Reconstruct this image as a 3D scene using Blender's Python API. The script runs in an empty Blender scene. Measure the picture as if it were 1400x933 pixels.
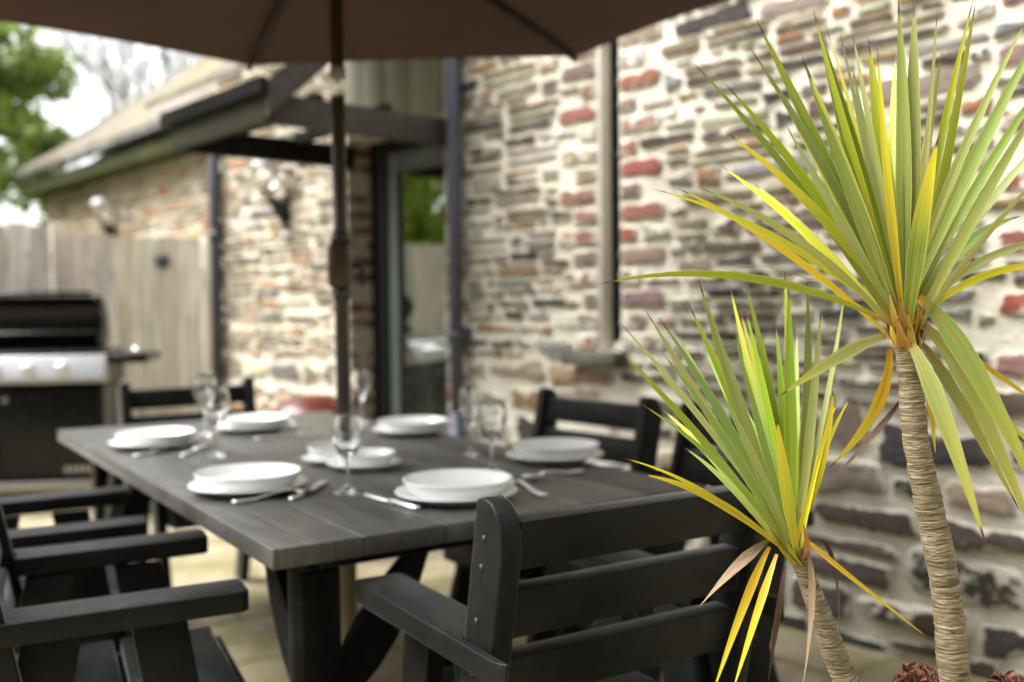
import bpy, bmesh, math, random
from mathutils import Vector, Matrix, noise
PI = math.pi
C = bpy.context.scene.collection
scene = bpy.context.scene

# ------------------------------------------------------------------ helpers
def lin(r, g, b):
    f = lambda v: (v/12.92 if v <= .04045 else ((v+.055)/1.055)**2.4)
    return (f(r/255), f(g/255), f(b/255), 1)

class MB:
    """collects vertices and faces; build() links them as ONE mesh object"""
    def __init__(s): s.v = []; s.f = []; s.smooth = []; s.attr = {}
    def add(s, vs, fs, smooth=False, **attr):
        o = len(s.v); s.v += [tuple(v) for v in vs]
        s.f += [tuple(i+o for i in f) for f in fs]; s.smooth += [smooth]*len(fs)
        for k in attr:
            s.attr.setdefault(k, []); L = s.attr[k]
            val = attr[k]; L += val if isinstance(val, list) else [val]*len(vs)
        return s
    def box(s, x0, x1, y0, y1, z0, z1, **a):
        vs = [(x, y, z) for z in (z0, z1) for y in (y0, y1) for x in (x0, x1)]
        return s.add(vs, [(0,2,3,1),(4,5,7,6),(0,1,5,4),(2,6,7,3),(0,4,6,2),(1,3,7,5)], **a)
    def bar(s, p, q, w, t, up=(0,0,1), **a):
        """a board from p to q: w across (horizontal side), t along 'up'"""
        p, q = Vector(p), Vector(q); d = (q-p).normalized(); up = Vector(up)
        sd = d.cross(up).normalized()*w/2; u = sd.cross(d).normalized()*t/2
        vs = [c+e*sd+k*u for c in (p, q) for k in (-1, 1) for e in (-1, 1)]
        return s.add(vs, [(0,2,3,1),(4,5,7,6),(0,1,5,4),(2,6,7,3),(0,4,6,2),(1,3,7,5)], **a)
    def prism(s, pts, f0, f1, **a):
        """polygon pts (a,b) extruded between mapping functions f0 and f1"""
        n = len(pts); vs = [f0(*p) for p in pts]+[f1(*p) for p in pts]
        fs = [tuple(range(n))[::-1], tuple(range(n, 2*n))]
        fs += [(i, (i+1) % n, n+(i+1) % n, n+i) for i in range(n)]
        return s.add(vs, fs, **a)
    def tube(s, pts, r, n=12, caps=True, smooth=True, **a):
        pts = [Vector(p) for p in pts]; rs = r if isinstance(r, list) else [r]*len(pts)
        vs, fs = [], []; ref = None
        for i, p in enumerate(pts):
            t = (pts[min(i+1, len(pts)-1)]-pts[max(i-1, 0)]).normalized()
            if ref is None: ref = t.orthogonal().normalized()
            ref = (ref-t*ref.dot(t)).normalized(); b = t.cross(ref)
            for k in range(n):
                an = 2*PI*k/n; vs.append(p+(ref*math.cos(an)+b*math.sin(an))*rs[i])
        for i in range(len(pts)-1):
            for k in range(n):
                fs.append((i*n+k, i*n+(k+1) % n, (i+1)*n+(k+1) % n, (i+1)*n+k))
        if caps: fs += [tuple(range(n))[::-1], tuple((len(pts)-1)*n+k for k in range(n))]
        return s.add(vs, fs, smooth, **a)
    def lathe(s, prof, n=40, c=(0,0,0), smooth=True, close=False):
        vs = [(c[0]+r*math.cos(2*PI*k/n), c[1]+r*math.sin(2*PI*k/n), c[2]+z) for r, z in prof for k in range(n)]
        m = len(prof); fs = []
        for i in range(m if close else m-1):
            j = (i+1) % m
            for k in range(n): fs.append((i*n+k, i*n+(k+1) % n, j*n+(k+1) % n, j*n+k))
        return s.add(vs, fs, smooth)
    def build(s, name, mat, parent=None, bev=0, seg=2, auto=None, recalc=True, weld=False):
        me = bpy.data.meshes.new(name); me.from_pydata(s.v, [], s.f)
        me.polygons.foreach_set('use_smooth', s.smooth)
        for k, L in s.attr.items():
            if isinstance(L[0], (tuple, list)):
                at = me.attributes.new(k, 'FLOAT_COLOR', 'POINT'); at.data.foreach_set('color', [c for t in L for c in t])
            else:
                at = me.attributes.new(k, 'FLOAT', 'POINT'); at.data.foreach_set('value', L)
        if bev or recalc or weld:
            bm = bmesh.new(); bm.from_mesh(me)
            if weld: bmesh.ops.remove_doubles(bm, verts=bm.verts, dist=1e-5)
            if recalc: bmesh.ops.recalc_face_normals(bm, faces=bm.faces)
            if bev:
                ed = [e for e in bm.edges if len(e.link_faces) == 2 and e.calc_face_angle(0) > .5]
                bmesh.ops.bevel(bm, geom=ed, offset=bev, segments=seg, affect='EDGES', profile=.5, clamp_overlap=True)
                for f in bm.faces: f.smooth = True
            bm.to_mesh(me); bm.free()
            if bev:
                try: me.set_sharp_from_angle(angle=math.radians(50))
                except Exception: pass
        me.materials.append(mat)
        o = bpy.data.objects.new(name, me); C.objects.link(o)
        if parent is not None: o.parent = parent
        return o

def tag(o, label=None, cat=None, group=None, kind=None):
    if label: o['label'] = label
    if cat: o['category'] = cat
    if group: o['group'] = group
    if kind: o['kind'] = kind
    return o
def empty(name, loc, rz=0, label=None, cat=None, group=None):
    o = bpy.data.objects.new(name, None); C.objects.link(o); o.empty_display_size = .05
    o.location = loc; o.rotation_euler = (0, 0, rz)
    return tag(o, label, cat, group)
def copy_tree(o, parent=None):
    c = o.copy(); C.objects.link(c)
    if parent is not None: c.parent = parent
    for ch in list(o.children): copy_tree(ch, c)
    return c

# ------------------------------------------------------------------ materials
def mat(name):
    m = bpy.data.materials.new(name); m.use_nodes = True
    nt = m.node_tree; bs = nt.nodes['Principled BSDF']
    return m, nt, bs
def N(nt, t, **kw):
    n = nt.nodes.new(t)
    for k, v in kw.items():
        if k in n.inputs: n.inputs[k].default_value = v
        else: setattr(n, k, v)
    return n
def L(nt, a, b): nt.links.new(a, b)
def coords(nt, scale=(1,1,1), kind='Object', rot=(0,0,0)):
    tc = N(nt, 'ShaderNodeTexCoord'); mp = N(nt, 'ShaderNodeMapping')
    mp.inputs['Scale'].default_value = scale; mp.inputs['Rotation'].default_value = rot
    L(nt, tc.outputs[kind], mp.inputs['Vector']); return mp.outputs['Vector']
def nz(nt, vec, scale, detail=4, rough=.6, dist=0):
    n = N(nt, 'ShaderNodeTexNoise'); n.inputs['Scale'].default_value = scale
    n.inputs['Detail'].default_value = detail; n.inputs['Roughness'].default_value = rough
    n.inputs['Distortion'].default_value = dist
    if vec is not None: L(nt, vec, n.inputs['Vector'])
    return n.outputs['Fac']
def ramp(nt, fac, stops):
    r = N(nt, 'ShaderNodeValToRGB'); e = r.color_ramp.elements
    while len(e) < len(stops): e.new(.5)
    for i, (p, c) in enumerate(stops):
        e[i].position = p; e[i].color = c if isinstance(c, tuple) else (c, c, c, 1)
    L(nt, fac, r.inputs['Fac']); return r.outputs['Color']
def mix(nt, fac, a, b, mode='MIX'):
    m = N(nt, 'ShaderNodeMix', data_type='RGBA', blend_type=mode)
    for sck, v in ((m.inputs[0], fac), (m.inputs[6], a), (m.inputs[7], b)):
        if isinstance(v, (int, float)): sck.default_value = v
        elif isinstance(v, tuple): sck.default_value = v
        else: L(nt, v, sck)
    return m.outputs[2]
def math_(nt, op, a, b=None, clamp=False):
    m = N(nt, 'ShaderNodeMath', operation=op, use_clamp=clamp)
    for i, v in enumerate((a, b)):
        if v is None: continue
        if isinstance(v, (int, float)): m.inputs[i].default_value = v
        else: L(nt, v, m.inputs[i])
    return m.outputs[0]
def bump(nt, bs, h, strength=.4, dist=.01):
    b = N(nt, 'ShaderNodeBump'); b.inputs['Strength'].default_value = strength; b.inputs['Distance'].default_value = dist
    L(nt, h, b.inputs['Height']); L(nt, b.outputs['Normal'], bs.inputs['Normal'])
def simple(name, col, rough=.5, metal=0, var=.25, scale=8, bmp=.15, stretch=(1,1,1), spec=.5, coat=0):
    m, nt, bs = mat(name); v = coords(nt, stretch)
    f = nz(nt, v, scale, 5)
    lo = tuple(c*(1-var) for c in col[:3])+(1,); hi = tuple(min(1, c*(1+var)) for c in col[:3])+(1,)
    L(nt, ramp(nt, f, [(.3, lo), (.7, hi)]), bs.inputs['Base Color'])
    L(nt, ramp(nt, nz(nt, v, scale*2.3, 3), [(.3, max(0.02, rough-.1)), (.7, min(1, rough+.1))]), bs.inputs['Roughness'])
    bs.inputs['Metallic'].default_value = metal; bs.inputs['Specular IOR Level'].default_value = spec
    bs.inputs['Coat Weight'].default_value = coat
    if bmp: bump(nt, bs, nz(nt, v, scale*6, 4), bmp, .004)
    return m

MORT = lin(212, 203, 187)
def mortar_col(nt, v):
    a = ramp(nt, nz(nt, v, 3.5, 6, .65), [(.3, lin(184, 176, 156)), (.5, lin(214, 208, 192)), (.72, lin(228, 223, 210))])
    return mix(nt, math_(nt, 'MULTIPLY', ramp(nt, nz(nt, v, 28, 4), [(.45, 0.), (.75, 1.)]), .35), a, lin(128, 116, 98))
def m_mortar():
    m, nt, bs = mat('lime_mortar'); v = coords(nt)
    L(nt, mortar_col(nt, v), bs.inputs['Base Color']); bs.inputs['Roughness'].default_value = .95
    h = math_(nt, 'ADD', nz(nt, v, 14, 6, .7), math_(nt, 'MULTIPLY', nz(nt, v, 70, 3), .35))
    bump(nt, bs, h, .9, .018); return m
def m_stone(name, smear=.5):
    m, nt, bs = mat(name); v = coords(nt)
    at = N(nt, 'ShaderNodeAttribute', attribute_name='stone_col'); ed = N(nt, 'ShaderNodeAttribute', attribute_name='edge')
    vs = coords(nt, (6, 6, 22))
    f = ramp(nt, nz(nt, vs, 3, 6, .7, .6), [(.25, .5), (.5, 1.0), (.8, 1.5)])
    col = mix(nt, 1., at.outputs['Color'], f, 'MULTIPLY')
    col = mix(nt, math_(nt, 'MULTIPLY', ramp(nt, nz(nt, v, 9, 4), [(.58, 0.), (.72, 1.)]), .35), col, lin(112, 92, 62))
    # mortar smeared over the rims and in loose patches
    t = math_(nt, 'ADD', math_(nt, 'MULTIPLY', nz(nt, v, 24, 5, .65), 1.0), math_(nt, 'MULTIPLY', nz(nt, v, 5, 3), .55))
    t = math_(nt, 'SUBTRACT', t, math_(nt, 'MULTIPLY', ed.outputs['Fac'], smear))
    k = ramp(nt, t, [(.50, 0.), (.58, 1.)])
    col = mix(nt, k, col, mortar_col(nt, v))
    L(nt, col, bs.inputs['Base Color']); bs.inputs['Roughness'].default_value = .85
    h = math_(nt, 'ADD', nz(nt, vs, 3, 6, .7), math_(nt, 'MULTIPLY', nz(nt, v, 60, 4), .4))
    bump(nt, bs, h, 1., .018); return m
def m_black(name='black_recycled_plastic', base=(.012, .0125, .0115), stretch=(1,1,1)):
    m, nt, bs = mat(name); v = coords(nt, stretch)
    f = nz(nt, v, 7, 6, .7)
    col = ramp(nt, f, [(.3, tuple(c*.55 for c in base)+(1,)), (.6, base+(1,)), (.8, tuple(c*2.0 for c in base)+(1,))])
    gr = ramp(nt, nz(nt, v, 3, 3), [(.55, 0.), (.75, 1.)])
    col = mix(nt, math_(nt, 'MULTIPLY', gr, .35), col, (.034, .038, .026, 1))
    vs = coords(nt, (4, 60, 60)); sc = math_(nt, 'MULTIPLY', ramp(nt, nz(nt, vs, 1.5, 5, .7), [(.60, 0.), (.70, 1.)]), ramp(nt, nz(nt, v, 4, 3), [(.42, 0.), (.62, 1.)]))
    col = mix(nt, math_(nt, 'MULTIPLY', sc, .55), col, (.060, .060, .054, 1))
    L(nt, col, bs.inputs['Base Color'])
    L(nt, ramp(nt, nz(nt, v, 20, 4), [(.3, .32), (.7, .52)]), bs.inputs['Roughness']); bs.inputs['Specular IOR Level'].default_value = .12; bs.inputs['Sheen Weight'].default_value = .45; bs.inputs['Sheen Roughness'].default_value = .22
    h = math_(nt, 'ADD', nz(nt, v, 55, 4), math_(nt, 'MULTIPLY', nz(nt, v, 9, 3), .8))
    bump(nt, bs, h, .22, .002); return m
def m_tabletop():
    m, nt, bs = mat('weathered_dark_planks'); v = coords(nt, (2, 30, 2)); v1 = coords(nt)
    g = nz(nt, v, 2.2, 6, .7, .3)
    col = ramp(nt, g, [(.3, (.036, .035, .032, 1)), (.55, (.074, .071, .065, 1)), (.8, (.135, .129, .119, 1))])
    col = mix(nt, math_(nt, 'MULTIPLY', ramp(nt, nz(nt, v1, 3.2, 4), [(.5, 0.), (.75, 1.)]), .4), col, (.125, .113, .096, 1))
    at = N(nt, 'ShaderNodeAttribute', attribute_name='tone'); col = mix(nt, 1., col, at.outputs['Color'], 'MULTIPLY')
    st = ramp(nt, nz(nt, coords(nt, (3, 9, 3)), 2.2, 5, .7, .8), [(.62, 0.), (.72, 1.)]); col = mix(nt, math_(nt, 'MULTIPLY', st, .5), col, (.15, .14, .122, 1))
    L(nt, col, bs.inputs['Base Color'])
    L(nt, ramp(nt, nz(nt, v1, 6, 5), [(.3, .30), (.7, .5)]), bs.inputs['Roughness'])
    bs.inputs['Sheen Weight'].default_value = .22; bs.inputs['Sheen Roughness'].default_value = .25; bs.inputs['Specular IOR Level'].default_value = .3
    bump(nt, bs, g, .3, .004); return m
def m_slate():
    m, nt, bs = mat('slate_roof_tiles'); v = coords(nt, (1, 1, 1), 'UV')
    br = N(nt, 'ShaderNodeTexBrick'); br.inputs['Scale'].default_value = 1
    br.inputs['Brick Width'].default_value = .26; br.inputs['Row Height'].default_value = .2; br.inputs['Mortar Size'].default_value = .006
    br.inputs['Color1'].default_value = lin(136, 128, 118); br.inputs['Color2'].default_value = lin(104, 99, 92); br.inputs['Mortar'].default_value = (.02, .02, .02, 1)
    L(nt, v, br.inputs['Vector'])
    col = mix(nt, ramp(nt, nz(nt, v, 1.4, 6, .7), [(.45, 0.), (.68, .75)]), br.outputs['Color'], lin(118, 110, 66))
    col = mix(nt, ramp(nt, nz(nt, v, 9, 4), [(.6, 0.), (.7, .5)]), col, lin(156, 148, 136))
    L(nt, col, bs.inputs['Base Color']); bs.inputs['Roughness'].default_value = .75; bs.inputs['Specular IOR Level'].default_value = .12
    bump(nt, bs, math_(nt, 'SUBTRACT', nz(nt, v, 7, 4), br.outputs['Fac']), .6, .01); return m
def m_patio():
    m, nt, bs = mat('stone_paving'); v = coords(nt, (1, 1, 1), 'Object', (0, 0, math.radians(-38)))
    br = N(nt, 'ShaderNodeTexBrick'); br.inputs['Scale'].default_value = 1; br.offset = .5
    br.inputs['Brick Width'].default_value = .6; br.inputs['Row Height'].default_value = .45; br.inputs['Mortar Size'].default_value = .018
    br.inputs['Color1'].default_value = lin(166, 152, 130); br.inputs['Color2'].default_value = lin(140, 129, 111); br.inputs['Mortar'].default_value = lin(92, 86, 58)
    L(nt, v, br.inputs['Vector'])
    col = mix(nt, math_(nt, 'MULTIPLY', ramp(nt, nz(nt, v, 5, 7, .7), [(.35, 0.), (.7, 1.)]), .5), br.outputs['Color'], lin(186, 172, 150))
    col = mix(nt, math_(nt, 'MULTIPLY', ramp(nt, nz(nt, v, 1.6, 6, .7), [(.42, 0.), (.60, 1.)]), .8), col, lin(110, 106, 58))
    L(nt, col, bs.inputs['Base Color']); bs.inputs['Roughness'].default_value = .85
    bump(nt, bs, math_(nt, 'SUBTRACT', nz(nt, v, 30, 5), br.outputs['Fac']), .5, .01); return m
def m_wood():
    m, nt, bs = mat('silvered_fence_timber'); v = coords(nt, (7, 7, .9))
    at = N(nt, 'ShaderNodeAttribute', attribute_name='tone')
    g = nz(nt, v, 2.2, 6, .65, .5)
    col = ramp(nt, g, [(.25, lin(156, 149, 138)), (.5, lin(210, 203, 193)), (.75, lin(230, 225, 217))])
    col = mix(nt, 1., col, at.outputs['Color'], 'MULTIPLY')
    L(nt, col, bs.inputs['Base Color']); bs.inputs['Roughness'].default_value = .85
    bump(nt, bs, g, .4, .006); return m
def m_canopy():
    m, nt, bs = mat('brown_parasol_fabric'); v = coords(nt)
    L(nt, ramp(nt, nz(nt, v, 2.5, 4), [(.3, (.086, .057, .046, 1)), (.7, (.108, .073, .060, 1))]), bs.inputs['Base Color'])
    bs.inputs['Roughness'].default_value = .9; bs.inputs['Specular IOR Level'].default_value = .1
    w1 = N(nt, 'ShaderNodeTexWave'); w1.inputs['Scale'].default_value = 220; L(nt, v, w1.inputs['Vector'])
    bump(nt, bs, w1.outputs['Fac'], .1, .002)
    tr = N(nt, 'ShaderNodeBsdfTranslucent'); tr.inputs['Color'].default_value = (.13, .072, .052, 1)
    mx = N(nt, 'ShaderNodeMixShader'); mx.inputs[0].default_value = .25
    L(nt, bs.outputs[0], mx.inputs[1]); L(nt, tr.outputs[0], mx.inputs[2])
    L(nt, mx.outputs[0], nt.nodes['Material Output'].inputs['Surface']); return m
def m_leafblade():
    m, nt, bs = mat('cordyline_leaf')
    at = N(nt, 'ShaderNodeAttribute', attribute_name='tone')
    av = N(nt, 'ShaderNodeAttribute', attribute_name='along'); aw = N(nt, 'ShaderNodeAttribute', attribute_name='across')
    ar = N(nt, 'ShaderNodeAttribute', attribute_name='seed'); ab = N(nt, 'ShaderNodeAttribute', attribute_name='age')
    cb = N(nt, 'ShaderNodeCombineXYZ')
    L(nt, math_(nt, 'MULTIPLY', aw.outputs['Fac'], 8.), cb.inputs[0]); L(nt, math_(nt, 'MULTIPLY', av.outputs['Fac'], 1.1), cb.inputs[1]); L(nt, math_(nt, 'MULTIPLY', ar.outputs['Fac'], 57.), cb.inputs[2])
    st = nz(nt, cb.outputs[0], 1.6, 4, .6)
    col = mix(nt, 1., at.outputs['Color'], ramp(nt, st, [(.3, .62), (.5, .98), (.72, 1.35)]), 'MULTIPLY')
    cc = math_(nt, 'ABSOLUTE', aw.outputs['Fac'])
    # pale yellow margins
    col = mix(nt, math_(nt, 'MULTIPLY', ramp(nt, cc, [(.84, 0.), (.99, 1.)]), .4), col, lin(222, 212, 110))
    # orange midrib, strong near the base
    rib = math_(nt, 'MULTIPLY', ramp(nt, cc, [(.05, 1.), (.22, 0.)]), ramp(nt, av.outputs['Fac'], [(.12, 1.), (.55, 0.)]))
    col = mix(nt, math_(nt, 'MULTIPLY', rib, .8), col, lin(200, 140, 58))
    col = mix(nt, ramp(nt, av.outputs['Fac'], [(.02, .75), (.13, 0.)]), col, lin(190, 128, 56))
    # yellowing upward with age
    yl = math_(nt, 'MULTIPLY', ramp(nt, math_(nt, 'ADD', av.outputs['Fac'], math_(nt, 'MULTIPLY', st, .35)), [(.62, 0.), (1.05, 1.)]), ab.outputs['Fac'])
    col = mix(nt, yl, col, lin(224, 210, 56))
    # brown spots and tip
    cb2 = N(nt, 'ShaderNodeCombineXYZ')
    L(nt, math_(nt, 'MULTIPLY', aw.outputs['Fac'], 3.), cb2.inputs[0]); L(nt, math_(nt, 'MULTIPLY', av.outputs['Fac'], 34.), cb2.inputs[1]); L(nt, math_(nt, 'MULTIPLY', ar.outputs['Fac'], 91.), cb2.inputs[2])
    sp = ramp(nt, nz(nt, cb2.outputs[0], 1.5, 3), [(.70, 0.), (.75, 1.)])
    col = mix(nt, math_(nt, 'MULTIPLY', sp, .6), col, lin(120, 70, 30))
    tip = ramp(nt, math_(nt, 'ADD', av.outputs['Fac'], math_(nt, 'MULTIPLY', st, .04)), [(.955, 0.), (.975, 1.)])
    col = mix(nt, tip, col, lin(92, 66, 52))
    L(nt, col, bs.inputs['Base Color']); bs.inputs['Roughness'].default_value = .42; bs.inputs['Specular IOR Level'].default_value = .4
    bump(nt, bs, math_(nt, 'MULTIPLY', st, 1.), .25, .0012)
    tr = N(nt, 'ShaderNodeBsdfTranslucent'); L(nt, col, tr.inputs['Color'])
    mx = N(nt, 'ShaderNodeMixShader'); mx.inputs[0].default_value = .16
    L(nt, bs.outputs[0], mx.inputs[1]); L(nt, tr.outputs[0], mx.inputs[2])
    L(nt, mx.outputs[0], nt.nodes['Material Output'].inputs['Surface']); return m
def m_bark():
    m, nt, bs = mat('ringed_cordyline_bark'); av = N(nt, 'ShaderNodeAttribute', attribute_name='ring')
    v = coords(nt, (22, 22, 300)); v1 = coords(nt)
    f = nz(nt, v, 1., 5, .6, 1.2)
    col = ramp(nt, f, [(.30, lin(58, 48, 34)), (.42, lin(118, 104, 80)), (.56, lin(152, 138, 110)), (.74, lin(182, 168, 140))])
    col = mix(nt, math_(nt, 'MULTIPLY', ramp(nt, av.outputs['Fac'], [(.0, 1.), (.4, 0.)]), .7), col, lin(66, 54, 32))
    col = mix(nt, math_(nt, 'MULTIPLY', ramp(nt, nz(nt, v1, 22, 4), [(.5, 0.), (.7, 1.)]), .55), col, lin(96, 86, 46))
    L(nt, col, bs.inputs['Base Color']); bs.inputs['Roughness'].default_value = .9
    bump(nt, bs, f, .55, .002); return m
def m_foliage(name, a, b, c):
    m, nt, bs = mat(name); v = coords(nt)
    col = ramp(nt, nz(nt, v, 1.7, 5, .7), [(.3, a), (.5, b), (.7, c)])
    L(nt, col, bs.inputs['Base Color']); bs.inputs['Roughness'].default_value = .55
    tr = N(nt, 'ShaderNodeBsdfTranslucent'); L(nt, col, tr.inputs['Color'])
    mx = N(nt, 'ShaderNodeMixShader'); mx.inputs[0].default_value = .35
    L(nt, bs.outputs[0], mx.inputs[1]); L(nt, tr.outputs[0], mx.inputs[2])
    L(nt, mx.outputs[0], nt.nodes['Material Output'].inputs['Surface']); return m
def m_glass(name, rough=0.0):
    m, nt, bs = mat(name); bs.inputs['Transmission Weight'].default_value = 1; bs.inputs['IOR'].default_value = 1.62
    v = coords(nt); L(nt, ramp(nt, nz(nt, v, 3, 2), [(.4, (.97, .98, .98, 1)), (.6, (1, 1, 1, 1))]), bs.inputs['Base Color'])
    bs.inputs['Roughness'].default_value = rough; return m
def m_pane(name, refl):
    m, nt, bs = mat(name)
    gl = N(nt, 'ShaderNodeBsdfGlossy'); gl.inputs['Roughness'].default_value = .01; gl.inputs['Color'].default_value = (.9, .95, .92, 1)
    v = coords(nt); b = N(nt, 'ShaderNodeBump'); b.inputs['Strength'].default_value = .03; b.inputs['Distance'].default_value = .01
    L(nt, nz(nt, v, 2.5, 2), b.inputs['Height']); L(nt, b.outputs[0], gl.inputs['Normal'])
    tp = N(nt, 'ShaderNodeBsdfTransparent'); tp.inputs['Color'].default_value = (.75, .8, .78, 1)
    mx = N(nt, 'ShaderNodeMixShader'); mx.inputs[0].default_value = refl
    L(nt, tp.outputs[0], mx.inputs[1]); L(nt, gl.outputs[0], mx.inputs[2])
    L(nt, mx.outputs[0], nt.nodes['Material Output'].inputs['Surface']); return m

M = dict(
    mortar=m_mortar(), stone=m_stone('rubble_stone', .53), brick=m_stone('old_red_brick', .5),
    black=m_black(), table_black=m_black('table_leg_plastic', (.005, .0052, .0054)), top=m_tabletop(), slate=m_slate(), patio=m_patio(),
    wood=m_wood(), canopy=m_canopy(), leaf=m_leafblade(), bark=m_bark(),
    plate=simple('white_glazed_china', (.82, .83, .81, 1), .16, var=.02, bmp=0, coat=.3),
    steel=simple('polished_cutlery_steel', (.86, .85, .83, 1), .34, 1, .05, 20, .02),
    brushed=simple('brushed_grill_steel', (.40, .39, .375, 1), .40, 1, .08, 6, .06, (1, 1, 20)),
    enamel=simple('black_grill_enamel', (.006, .006, .006, 1), .3, 0, .2, 10, .03, (1, 1, 1), .25),
    rust=simple('rusty_lid_lining', (.022, .012, .008, 1), .6, 0, .5, 6, .2),
    iron=simple('dark_painted_metal', (.016, .015, .014, 1), .42, 0, .3, 12, .08),
    bronze=simple('bronze_parasol_pole', (.055, .042, .034, 1), .38, .2, .2, 10, .05),
    brass=simple('aged_brass_casing', (.085, .060, .034, 1), .4, .5, .3, 25, .1),
    sleeve=simple('bright_pole_sleeve', (.75, .74, .72, 1), .25, .6, .05, 8, 0),
    base=simple('faded_khaki_post', (.32, .26, .15, 1), .6, 0, .25, 6, .1, (4, 4, .6)),
    pipe=simple('slate_blue_downpipe', (.085, .095, .125, 1), .42, 0, .15, 6, .05),
    dpipe=simple('dark_corner_downpipe', (.045, .05, .06, 1), .45, 0, .2, 6, .05),
    greybrown=simple('grey_brown_porch_timber', (.085, .074, .070, 1), .7, 0, .2, 5, .15, (1, 6, 6), .1),
    olive=simple('olive_painted_fascia', (.060, .066, .026, 1), .7, 0, .25, 3, .15, (1, 1, 1), .1),
    fascia=simple('dark_olive_porch_fascia', (.040, .037, .027, 1), .7, 0, .2, 5, .15, (1, 6, 6), .08),
    sage=simple('sage_painted_board', (.25, .245, .17, 1), .65, 0, .14, 2.5, .12, (6, 1, 1)),
    doorgreen=simple('grey_green_door_paint', (.065, .080, .070, 1), .5, 0, .1, 5, .05),
    black_frame=simple('black_door_frame', (.007, .007, .0065, 1), .55, 0, .2, 8, .05, (1, 1, 1), .15),
    slit=simple('dark_green_slit_glazing', (.010, .020, .017, 1), .25, 0, .2, 4, .02),
    cream=simple('cream_window_frame', (.66, .61, .53, 1), .55, 0, .12, 6, .1),
    sill=simple('mossy_slate_sill', (.09, .088, .06, 1), .8, 0, .45, 9, .4),
    white=simple('white_lamp_enamel', (.8, .8, .78, 1), .3, 0, .04, 8, 0),
    terracotta=simple('rust_red_glaze', (.10, .022, .013, 1), .3, 0, .3, 8, .08),
    pot=simple('dark_grey_planter', (.06, .06, .062, 1), .6, 0, .25, 9, .15),
    plaster=simple('plain_interior_plaster', (.22, .21, .19, 1), .9, 0, .1, 4, .05),
    dry=simple('dried_brown_leaf', (.20, .115, .05, 1), .8, 0, .5, 30, .2, (1, 1, .2)),
    dead=simple('dried_flower_bracts', (.16, .058, .030, 1), .75, 0, .6, 60, .3),
    mulch=simple('bark_mulch', (.09, .05, .03, 1), .95, 0, .5, 40, .6),
    soil=simple('lawn_soil', (.07, .08, .03, 1), .95, 0, .4, 2, .4),
    trunk=simple('grey_tree_bark', (.16, .13, .10, 1), .9, 0, .35, 5, .5, (4, 4, 1)),
    twig=simple('pale_bare_bark', (.30, .28, .25, 1), .9, 0, .3, 3, .3),
    bolt=simple('pale_bolt_head', (.07, .066, .06, 1), .5, .3, .1, 20, 0),
    glass=m_glass('clear_glass'), pane=m_pane('reflective_door_glass', .42), wpane=m_pane('dark_window_glass', .04),
    fol1=m_foliage('evergreen_foliage', lin(52, 70, 22), lin(112, 134, 40), lin(160, 172, 58)),
    fol3=m_foliage('blocker_foliage', lin(28, 38, 18), lin(52, 66, 28), lin(78, 92, 38)),
    fol2=m_foliage('spring_foliage', lin(74, 96, 22), lin(132, 152, 40), lin(176, 188, 66)),
)

# ------------------------------------------------------------------ camera
CAMZ = 1.17
def rx(a): return Matrix.Rotation(a, 3, 'X')
CR = rx(math.radians(90-1.77)) @ Matrix.Rotation(math.radians(-.7), 3, 'Z')
cd = bpy.data.cameras.new('camera'); cam = bpy.data.objects.new('camera', cd); C.objects.link(cam)
cam.location = (0, 0, CAMZ); cam.rotation_euler = CR.to_euler()
cd.lens = 35; cd.sensor_width = 36; cd.clip_start = .05; cd.clip_end = 400
cd.dof.use_dof = True; cd.dof.focus_distance = 1.27; cd.dof.aperture_fstop = 2.25; cd.dof.aperture_blades = 9
scene.camera = cam
FPX = 1361.1
def ray(px, py): return CR @ Vector(((px-700)/FPX, -(py-466.5)/FPX, -1))
def at_y(px, py, Y): d = ray(px, py); return Vector((0, 0, CAMZ))+d*(Y/d.y)
def at_z(px, py, z): d = ray(px, py); return Vector((0, 0, CAMZ))+d*((z-CAMZ)/d.z)

# ------------------------------------------------------------------ light
world = bpy.data.worlds.new('World'); scene.world = world; world.use_nodes = True
wn = world.node_tree; bg = wn.nodes['Background']
sky = wn.nodes.new('ShaderNodeTexSky'); sky.sky_type = 'NISHITA'; sky.sun_disc = False
SE, SX, SY = math.radians(57), -1.0, .0
sky.sun_elevation = SE; sky.sun_rotation = math.atan2(SX, SY); sky.dust_density = 4; sky.air_density = 1.2
hs = wn.nodes.new('ShaderNodeHueSaturation'); hs.inputs['Saturation'].default_value = .22
wn.links.new(sky.outputs[0], hs.inputs['Color']); wn.links.new(hs.outputs[0], bg.inputs['Color'])
bg.inputs['Strength'].default_value = .15
sd = bpy.data.lights.new('sun', 'SUN'); so = bpy.data.objects.new('sun', sd); C.objects.link(so)
sd.energy = 1.9; sd.angle = math.radians(40); sd.color = (1, .985, .96)
sdir = Vector((SX*math.cos(SE), SY*math.cos(SE), math.sin(SE))); so.rotation_euler = sdir.to_track_quat('Z', 'Y').to_euler()
scene.view_settings.view_transform = 'Standard'; scene.view_settings.look = 'None'
scene.view_settings.gamma = 1; scene.view_settings.exposure = 1.7
scene.cycles.use_denoising = True
try: scene.cycles.denoiser = 'OPENIMAGEDENOISE'
except Exception: pass
scene.cycles.max_bounces = 10; scene.cycles.transmission_bounces = 10; scene.cycles.transparent_max_bounces = 12
scene.cycles.caustics_reflective = False; scene.cycles.caustics_refractive = False
scene.cycles.sample_clamp_indirect = 6

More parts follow.
